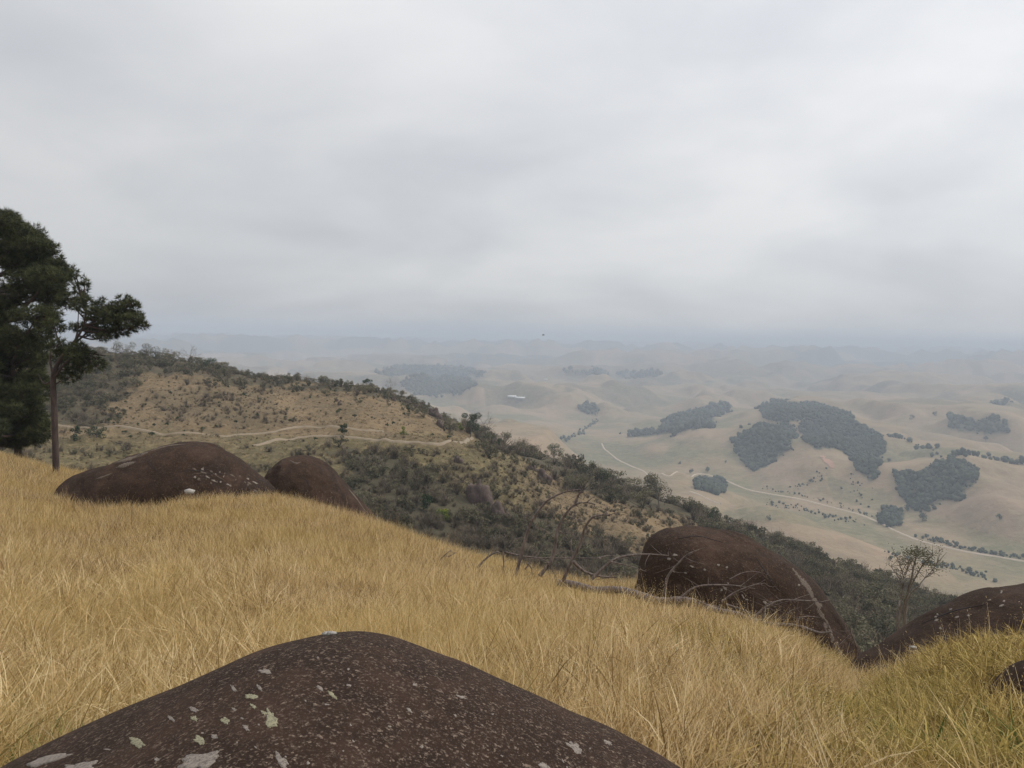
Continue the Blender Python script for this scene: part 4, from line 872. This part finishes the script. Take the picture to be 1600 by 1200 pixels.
broadleaf(940, 762, 6, 6, 'dark green tree half way down the spur woodland', 'treeleaf', n=1500)
broadleaf(1030, 792, 10, 10.5, 'big round crowned tree standing out above the spur against the valley', 'scrubleaf', n=3400, bare=.42, leaf=.34)
broadleaf(1113, 822, 6, 6, 'dark feathery tree above the large humped boulder', 'treeleaf', n=1500)
broadleaf(1150, 842, 5, 5, 'greyish tree right of the feathery one above the boulder', 'brownleaf', n=1300)
broadleaf(1372, 905, 6.5, 4.5, 'dark pointed tree left of the slender many stemmed tree', 'treeleaf', n=1500)
broadleaf(690, 816, 2.6, 3.4, 'bright yellow green bush at the foot of the gully', 'limeleaf', 'bush', n=1100, bare=.1, leaf=.25)
broadleaf(637, 800, 2.6, 4.6, 'olive green dome shaped bush in front of the gully scrub', 'scrubleaf', 'bush', n=1500, bare=.05, leaf=.22)
broadleaf(668, 800, 3.2, 3, 'dark bush between the olive dome and the yellow green bush', 'treeleaf', 'bush', n=1000, bare=.1)
# dotted little shrubs, alike
proto_s = None; rs_ = np.random.RandomState(5); cnt = 0
GRP = 'small dark shrubs dotted over the pale dry slope'
LB = 'one of many tiny dark shrubs dotted over the pale dry slope'
for _ in range(400):
    a = rs_.uniform(170, 735); b = rs_.uniform(600, 690)
    if cnt >= 95: break
    if inpoly(np.array(a), np.array(b), RIDGE): continue
    q = hit(a, b, 0, 100)
    if q is None or not track_clear(q[None])[0]: continue
    if proto_s is None:
        proto_s = broadleaf(a, b, 1.0, 0.9, LB, 'treeleaf', 'shrub', n=150, leaf=.16, bare=.1, lumps=4, group=GRP, q=q, limbs=3)
    else:
        c = proto_s.copy(); COL.objects.link(c); c.location = tuple(q); s = rs_.uniform(.6, 1.5); c.scale = (s * rs_.uniform(.7, 1.3), s, s * rs_.uniform(.8, 1.5)); c.rotation_euler = (0, 0, rs_.rand() * 6.28)
        for ch in proto_s.children:
            d = ch.copy(); COL.objects.link(d); d.parent = c
    cnt += 1

# slender many-stemmed tree behind the right boulders
Yt = 46.0; xg = at(1412, 1000, Yt)[0]; qb = np.array([xg, Yt, float(H(xg, Yt))]); root = empty('slender_tree', qb, 'slender tree of several thin stems between the two right boulders', 'tree')
stems = [([(1412,965),(1418,930),(1440,885),(1458,868)], .09), ([(1416,950),(1424,905),(1430,875),(1436,862)], .10), ([(1404,968),(1407,935),(1412,905),(1402,872)], .085), ([(1400,975),(1406,950),(1410,915),(1392,885)], .05), ([(1414,960),(1436,915),(1455,893),(1464,880)], .06), ([(1408,940),(1415,900),(1420,876)], .05)]
tips = []; tb = MB()
for pts, r_ in stems:
    pp = [qb + np.array([rs_.normal() * .15, rs_.normal() * .15, -.2])] + [at(a, b, Yt + rs_.normal() * .5) for a, b in pts]; C = bez(pp, 14)
    mb = MB(); mb.tube(C, np.linspace(r_ * .85, r_ * .22, 14), 6); mb.build('stem', M['twig'], root)
    for k in range(8, 14):
        for _ in range(4):
            d = rs_.normal(size=3); d[2] = abs(d[2]) * .8; e = C[k] + d / np.linalg.norm(d) * rs_.uniform(.4, 1.1); tb.tube(bez([C[k], (C[k] + e) / 2 + rs_.normal(size=3) * .06, e], 4), [.025, .018, .012, .006], 3, cap=False); tips.append(e)
tb.build('twigs', M['twig'], root)
mb = MB(); tips = np.array(tips); n = 800; k = rs_.randint(0, len(tips), n); C = tips[k] + rs_.normal(size=(n, 3)) * .12; leaves(mb, C, .10, rs_, rs_.rand(n), .3)
for (a, b, w_, n_) in ((1435,863,.4,340),(1450,880,.4,80),(1410,874,.35,60),(1458,884,.35,60)):
    c = at(a, b, Yt); leaves(mb, c + rs_.normal(size=(n_, 3)) * np.array([w_, w_, w_ * .35]), .13, rs_, .2 + .6 * rs_.rand(n_), .3)
mb.build('crown', M['scrubleaf'], root, smooth=False)

# ------------------------------------------------------------------ pines
def pine_needles(mb, tips, dirs, rs, ln=.2, nn_=18, wd=.03):
    n = len(tips); T = np.repeat(tips, nn_, 0); D = np.repeat(dirs, nn_, 0); v = rs.normal(size=(n * nn_, 3)); v /= np.linalg.norm(v, axis=1)[:, None]
    v = v * .95 + D * .75; v /= np.linalg.norm(v, axis=1)[:, None]; l_ = ln * (0.65 + .6 * rs.rand(n * nn_))[:, None]; s_ = np.cross(v, rs.normal(size=v.shape)); s_ /= np.linalg.norm(s_, axis=1)[:, None] + 1e-9
    A = T - s_ * wd / 2; B = T + s_ * wd / 2; C = T + v * l_; V = np.stack([A, B, C], 1).reshape(-1, 3)
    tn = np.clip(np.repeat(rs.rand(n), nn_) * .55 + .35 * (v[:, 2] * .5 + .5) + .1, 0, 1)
    mb.add(V, T=np.arange(3 * n * nn_).reshape(-1, 3), a=np.repeat(tn, 3))
def pine(base_px, Y, trunk_px, rads, clusters, label, seed, dens, tuftlen=.2, limbs=None, depth=1.0):
    rs = np.random.RandomState(seed); P = np.array([at(a, b, Y + dy) for a, b, dy in trunk_px]); q = P[0].copy(); q[2] = float(H(q[0], q[1])); P = np.vstack([q - [0, 0, .3], P])
    root = empty('pine_tree', q, label, 'tree'); C = bez(P, 24); rr_ = np.interp(np.linspace(0, 1, 24), np.linspace(0, 1, len(rads)), rads); mb = MB(); mb.tube(C, rr_, 12); mb.build('trunk', M['bark'], root)
    br = MB(); fo = MB(); m_ = Y / F; tips = []; dirs = []
    for (cx, cy_, rx, ry, dy) in clusters:
        c = at(cx, cy_, Y + dy); rad = np.array([rx * m_, max(rx, ry) * m_ * depth, ry * m_]); vol = rad[0] * rad[1] + rad[0] * rad[2] + rad[1] * rad[2]
        nl = C[np.argmin(np.linalg.norm(C - (c - [0, 0, .12 * np.linalg.norm(c[:2] - C[12][:2]) + .3]), axis=1))]
        mid = (nl + c) / 2 + np.array([0, 0, -.12]) * np.linalg.norm(c - nl) * .4 + rs.normal(size=3) * .08; br.tube(bez([nl, mid, c], 8), np.linspace(.03 + .018 * np.linalg.norm(c - nl), .018, 8), 5, cap=False)
        n = max(int(dens * vol * 4), 6); v = rs.normal(size=(n, 3)); v /= np.linalg.norm(v, axis=1)[:, None]; f = (0.35 + .65 * rs.rand(n)**.6); lump = 1 + .22 * fbm(v[:, 0] * 2.2 + cx, v[:, 1] * 2.2 + v[:, 2] * 2.5, seed, 2)
        p = c + v * rad * (f * lump)[:, None]; tips.append(p); dv_ = v * .7 + np.array([0, 0, .45]); dirs.append(dv_ / np.linalg.norm(dv_, axis=1)[:, None])
        for k in range(min(n // 5, 60)):
            br.tube(bez([c + (nl - c) * .15 * rs.rand(), (c + p[k]) / 2 + rs.normal(size=3) * .06, p[k]], 4), [.022, .016, .012, .007], 3, cap=False)
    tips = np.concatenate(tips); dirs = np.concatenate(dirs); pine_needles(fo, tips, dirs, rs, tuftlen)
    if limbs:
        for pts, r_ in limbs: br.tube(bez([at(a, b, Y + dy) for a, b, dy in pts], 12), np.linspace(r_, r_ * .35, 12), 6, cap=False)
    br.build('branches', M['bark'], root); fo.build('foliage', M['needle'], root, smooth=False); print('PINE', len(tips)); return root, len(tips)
pine((85,745), 40, [(88,742,0),(86,680,0),(84,620,0),(83,590,0),(92,565,0),(112,540,0),(128,515,0),(135,490,0)], [.19,.17,.155,.15,.14,.11,.08,.05,.03],
     [(192,480,20,18,0),(212,496,16,10,.3),(222,508,11,8,-.2),(175,497,22,16,-.5),(160,478,14,12,.6),(188,515,24,10,.2),(205,478,13,10,-.4),(126,455,10,16,.3),(132,440,6,8,.2),(115,432,4,8,0),(118,425,3,4,0),(105,470,14,14,.5),(120,478,12,8,-.6),(145,520,16,6,.6),
      (160,528,14,5,-.3),(122,512,14,7,.8),(120,545,16,12,-.9),(140,560,14,12,.2),(152,572,10,8,-.4),(122,575,18,14,.5),(98,560,16,12,1.0),(90,540,16,12,-1.0),(105,590,16,8,.5),(85,510,18,12,1.2),(162,567,5,4,.1),(112,555,14,10,-1.3),(150,505,18,12,.9),(172,520,16,8,.7),(143,488,12,10,-.8),(182,488,24,14,.9),(132,470,10,10,-.4),(205,500,18,10,-.8)],
     'leaning pine with bare reddish trunk and one long branch to the right', 21, 24, .24,
     [([(86,588,0),(104,566,0),(130,552,.1),(165,556,.2)], .07), ([(112,540,0),(135,520,.2),(150,495,.3),(152,475,.3)], .06), ([(135,520,.2),(165,515,0),(200,505,0)], .045), ([(84,592,0),(70,600,.3),(60,585,.6)], .06), ([(148,500,.3),(125,490,.4),(110,470,.5)], .035), ([(120,545,0),(122,500,.2),(124,455,.3)], .035), ([(86,640,0),(78,650,.2)], .03), ([(84,590,0),(78,560,.4),(82,530,.8)], .07)])
cl_ = []
rs1 = np.random.RandomState(31)
def edge_x(y): return np.interp(y, [318,335,350,370,390,410,440,470,500,540,580,610,640,660,680,700], [-5,28,48,68,86,102,106,98,86,82,70,66,70,72,48,20])
for _ in range(72):
    y = 335 + 340 * rs1.rand(); ex = edge_x(y); x = ex - 16 - rs1.rand()**1.1 * (ex + 190) ; cl_.append((x, y, 26 + 14 * rs1.rand(), 13 + 9 * rs1.rand(), rs1.normal() * 2.2))
for y in range(335, 690, 13): cl_.append((edge_x(y) - 15 + rs1.normal() * 2, y + 5, 14 + 4 * rs1.rand(), 9 + 4 * rs1.rand(), rs1.normal()))
for _ in range(34): cl_.append((62 - 150 * rs1.rand(), 520 + 170 * rs1.rand(), 26, 13, rs1.normal() * 1.5))
for _ in range(26): cl_.append((58 - 120 * rs1.rand(), 535 + 90 * rs1.rand(), 24, 13, rs1.normal() * 1.5))
cl_ += [(-45,335,46,26,0),(-14,352,30,14,.5),(-80,340,50,25,0),(55,668,16,8,-.5),(68,664,9,5,0)]
pine((28,705), 50, [(28,698,0),(27,660,0),(22,600,0),(8,520,0),(-12,430,0),(-30,340,0)], [.24,.22,.2,.17,.13,.08,.04], cl_, 'massive dense dark pine cut by the left edge', 22, 19, .32, None, .9)

# ------------------------------------------------------------------ fallen dead tree
Yf = 18.5
tr_px = [(872,908,19.6),(920,915,19.2),(975,921,18.6),(1040,934,17.9),(1090,938,17.4),(1140,955,16.8),(1200,968,16.2),(1262,979,15.7),(1300,984,15.4)]
tp = np.array([at(a, b, c) for a, b, c in tr_px]); q0 = tp[0].copy(); q0[2] = float(H(q0[0], q0[1])); root = empty('fallen_tree', q0, 'fallen dead tree with bare curved branches lying in the dry grass', 'fallen tree')
C = bez(tp, 30); C[:, 2] += .04 * np.sin(np.arange(30) * 1.1) - .06; mb = MB(); mb.tube(C, np.interp(np.linspace(0, 1, 30), [0, .3, .6, 1], [.10, .09, .06, .02]) * (1 + .15 * R.normal(size=30) * .5), 8); mb.build('trunk', M['deadwood'], root)
BR = [  # points on the photograph, forward distance, thickness
 ([(806,900),(815,865),(826,825),(840,800),(858,780),(885,768),(905,765)], 19.5, .045),
 ([(843,900),(862,875),(868,850),(872,825),(885,802),(898,788),(915,785),(930,788)], 19.3, .05),
 ([(898,787),(906,770),(912,768)], 19.3, .03), ([(880,808),(890,795),(900,790)], 19.3, .02),
 ([(880,908),(892,878),(905,855),(914,825),(926,808),(945,804),(952,805)], 19.4, .045),
 ([(894,877),(892,850),(895,833)], 19.3, .022), ([(895,877),(912,892),(935,900),(962,902)], 19.0, .045), ([(914,815),(900,812),(890,806)], 19.3, .015),
 ([(735,905),(748,885),(765,868),(782,862),(812,868),(850,872),(905,872),(935,872)], 19.8, .03),
 ([(925,905),(945,885),(965,872),(990,867),(1015,866),(1045,868)], 18.6, .04), ([(955,878),(985,885),(1010,893)], 18.6, .02),
 ([(1038,928),(1044,900),(1060,880),(1075,866),(1100,856)], 17.6, .028),
 ([(1066,932),(1085,918),(1110,914),(1150,915),(1180,920)], 17.2, .028), ([(1128,940),(1150,925),(1175,915),(1195,911)], 16.8, .025),
 ([(1178,965),(1195,950),(1220,938),(1250,938),(1285,940)], 16.2, .028), ([(1192,966),(1198,945),(1220,938)], 16.2, .02),
 ([(1246,974),(1250,966),(1262,963),(1282,965)], 15.8, .018), ([(1225,970),(1235,955),(1248,950)], 15.8, .014),
 ([(785,925),(800,920),(815,917),(830,922),(845,930)], 18.0, .025), ([(684,882),(690,872),(705,859)], 21, .022), ([(700,870),(708,866),(715,862)], 21, .014),
 ([(820,890),(828,878),(832,868),(838,848)], 19.4, .02), ([(824,880),(830,888),(832,898)], 19.4, .016), ([(855,880),(862,890),(866,898)], 19.2, .016), ([(858,880),(842,872),(820,874)], 19.2, .014),
 ([(786,862),(787,885),(786,900)], 19.8, .025), ([(1135,944),(1170,957),(1200,975),(1240,992)], 16.0, .02), ([(868,843),(850,828),(835,824)], 19.4, .014), ([(795,855),(806,842),(820,840)], 19.8, .012),
 ([(1090,938),(1105,945),(1125,948)], 17.2, .03), ([(1338,1025),(1337,1008),(1330,990),(1328,980)], 14.0, .02), ([(1312,1008),(1325,995),(1334,985)], 14.2, .014),
 ([(1155,958),(1175,970),(1195,985)], 16.3, .02), ([(1140,905),(1160,895),(1180,893),(1200,898)], 17.5, .01), ([(935,872),(950,868),(965,868)], 19.0, .012)]
for pts, Y, r_ in BR:
    dy = R.normal() * .3; pw_ = np.array([at(a, b, Y + dy * (k / len(pts))) for k, (a, b) in enumerate(pts)]); C = bez(pw_, 16); mb = MB()
    mb.tube(C, np.linspace(r_ * 1.15, r_ * .3, 16), 6)
    for k in range(4, 16):
        if R.rand() < .65:
            d = R.normal(size=3) * np.array([1, .5, .6]); d /= np.linalg.norm(d); e = C[k] + d * R.uniform(.12, .6); mb.tube(bez([C[k], (C[k] + e) / 2 + R.normal(size=3) * .03, e], 4), [r_ * .28, r_ * .2, r_ * .14, .003], 3, cap=False)
    mb.build('branch', M['deadwood'], root)

# ------------------------------------------------------------------ tall dark weed stalks in the near grass
for wx, wy, wY, hh_, lb in ((262,1052,5.6,.62,'thin dark weed stalk standing above the near boulder, left of its top'),(204,800,26,1.3,'thin grey weed stalk in front of the wide streaked boulder'),(1336,1040,13.5,.9,'pale bent weed stalk standing in the notch between the right boulders')):
    q = at(wx, wy, wY); q[2] = float(H(q[0], q[1])); mb = MB(); e = q + np.array([.05, .02, hh_]); mb.tube(bez([q, (q + e) / 2 + [.02, 0, 0], e], 6), [.005, .005, .004, .003, .003, .002], 4)
    for k in range(7):
        b0 = q + (e - q) * (.45 + .08 * k); mb.tube(bez([b0, b0 + R.normal(size=3) * .03 + [0, 0, .05], b0 + R.normal(size=3) * .05 + [0, 0, .10]], 4), .0022, 3, cap=False)
    o = mb.build('weed_stalk', M['bark'] if wx < 300 else M['deadwood']); tag(o, lb, 'weed')

# ------------------------------------------------------------------ bird
qb = at(849, 523.5, 170); root = empty('bird', qb, 'tiny black bird in flight above the hazy horizon', 'bird')
mb = MB(); mb.tube(bez([qb + [-.28, 0, 0], qb + [0, 0, .02], qb + [.3, 0, .03]], 9), [.02, .07, .09, .1, .1, .09, .07, .06, .02], 8); mb.build('body', M['feather'], root)
for s in (-1, 1):
    V = np.array([qb + [.12, 0, .02], qb + [.1, s * .35, .16], qb + [-.02, s * .62, .1], qb + [-.16, s * .35, .14], qb + [-.12, 0, .01]]); V2 = V - [0, 0, .02]
    mk('wing', np.vstack([V, V2]) - qb, [np.array([[0, 1, 2, 3, 4]]), np.array([[9, 8, 7, 6, 5]]), np.array([[k, k + 5, (k + 1) % 5 + 5, (k + 1) % 5] for k in range(5)])], M['feather'], root)

# ------------------------------------------------------------------ haze
def box(name, lo, hi):
    V = [(x, y, z) for x in (lo[0], hi[0]) for y in (lo[1], hi[1]) for z in (lo[2], hi[2])]
    return mk(name, V, [np.array([[0,1,3,2],[4,6,7,5],[0,4,5,1],[2,3,7,6],[0,2,6,4],[1,5,7,3]])], None)
hz = box('haze', (-27000, -27000, -420), (27000, 27000, 110)); tag(hz, 'pale smoky haze filling the whole valley air', 'haze', kind='stuff')
hm = bpy.data.materials.new('haze_air'); hm.use_nodes = True; t = hm.node_tree; t.nodes.clear(); ho = N(t, 'ShaderNodeOutputMaterial'); pv = N(t, 'ShaderNodeVolumePrincipled')
pv.inputs['Color'].default_value = (0.65, 0.73, 0.85, 1); pv.inputs['Density'].default_value = 0.00023; pv.inputs['Anisotropy'].default_value = 0.0
L(t, pv.outputs[0], ho.inputs['Volume']); hz.data.materials.append(hm)
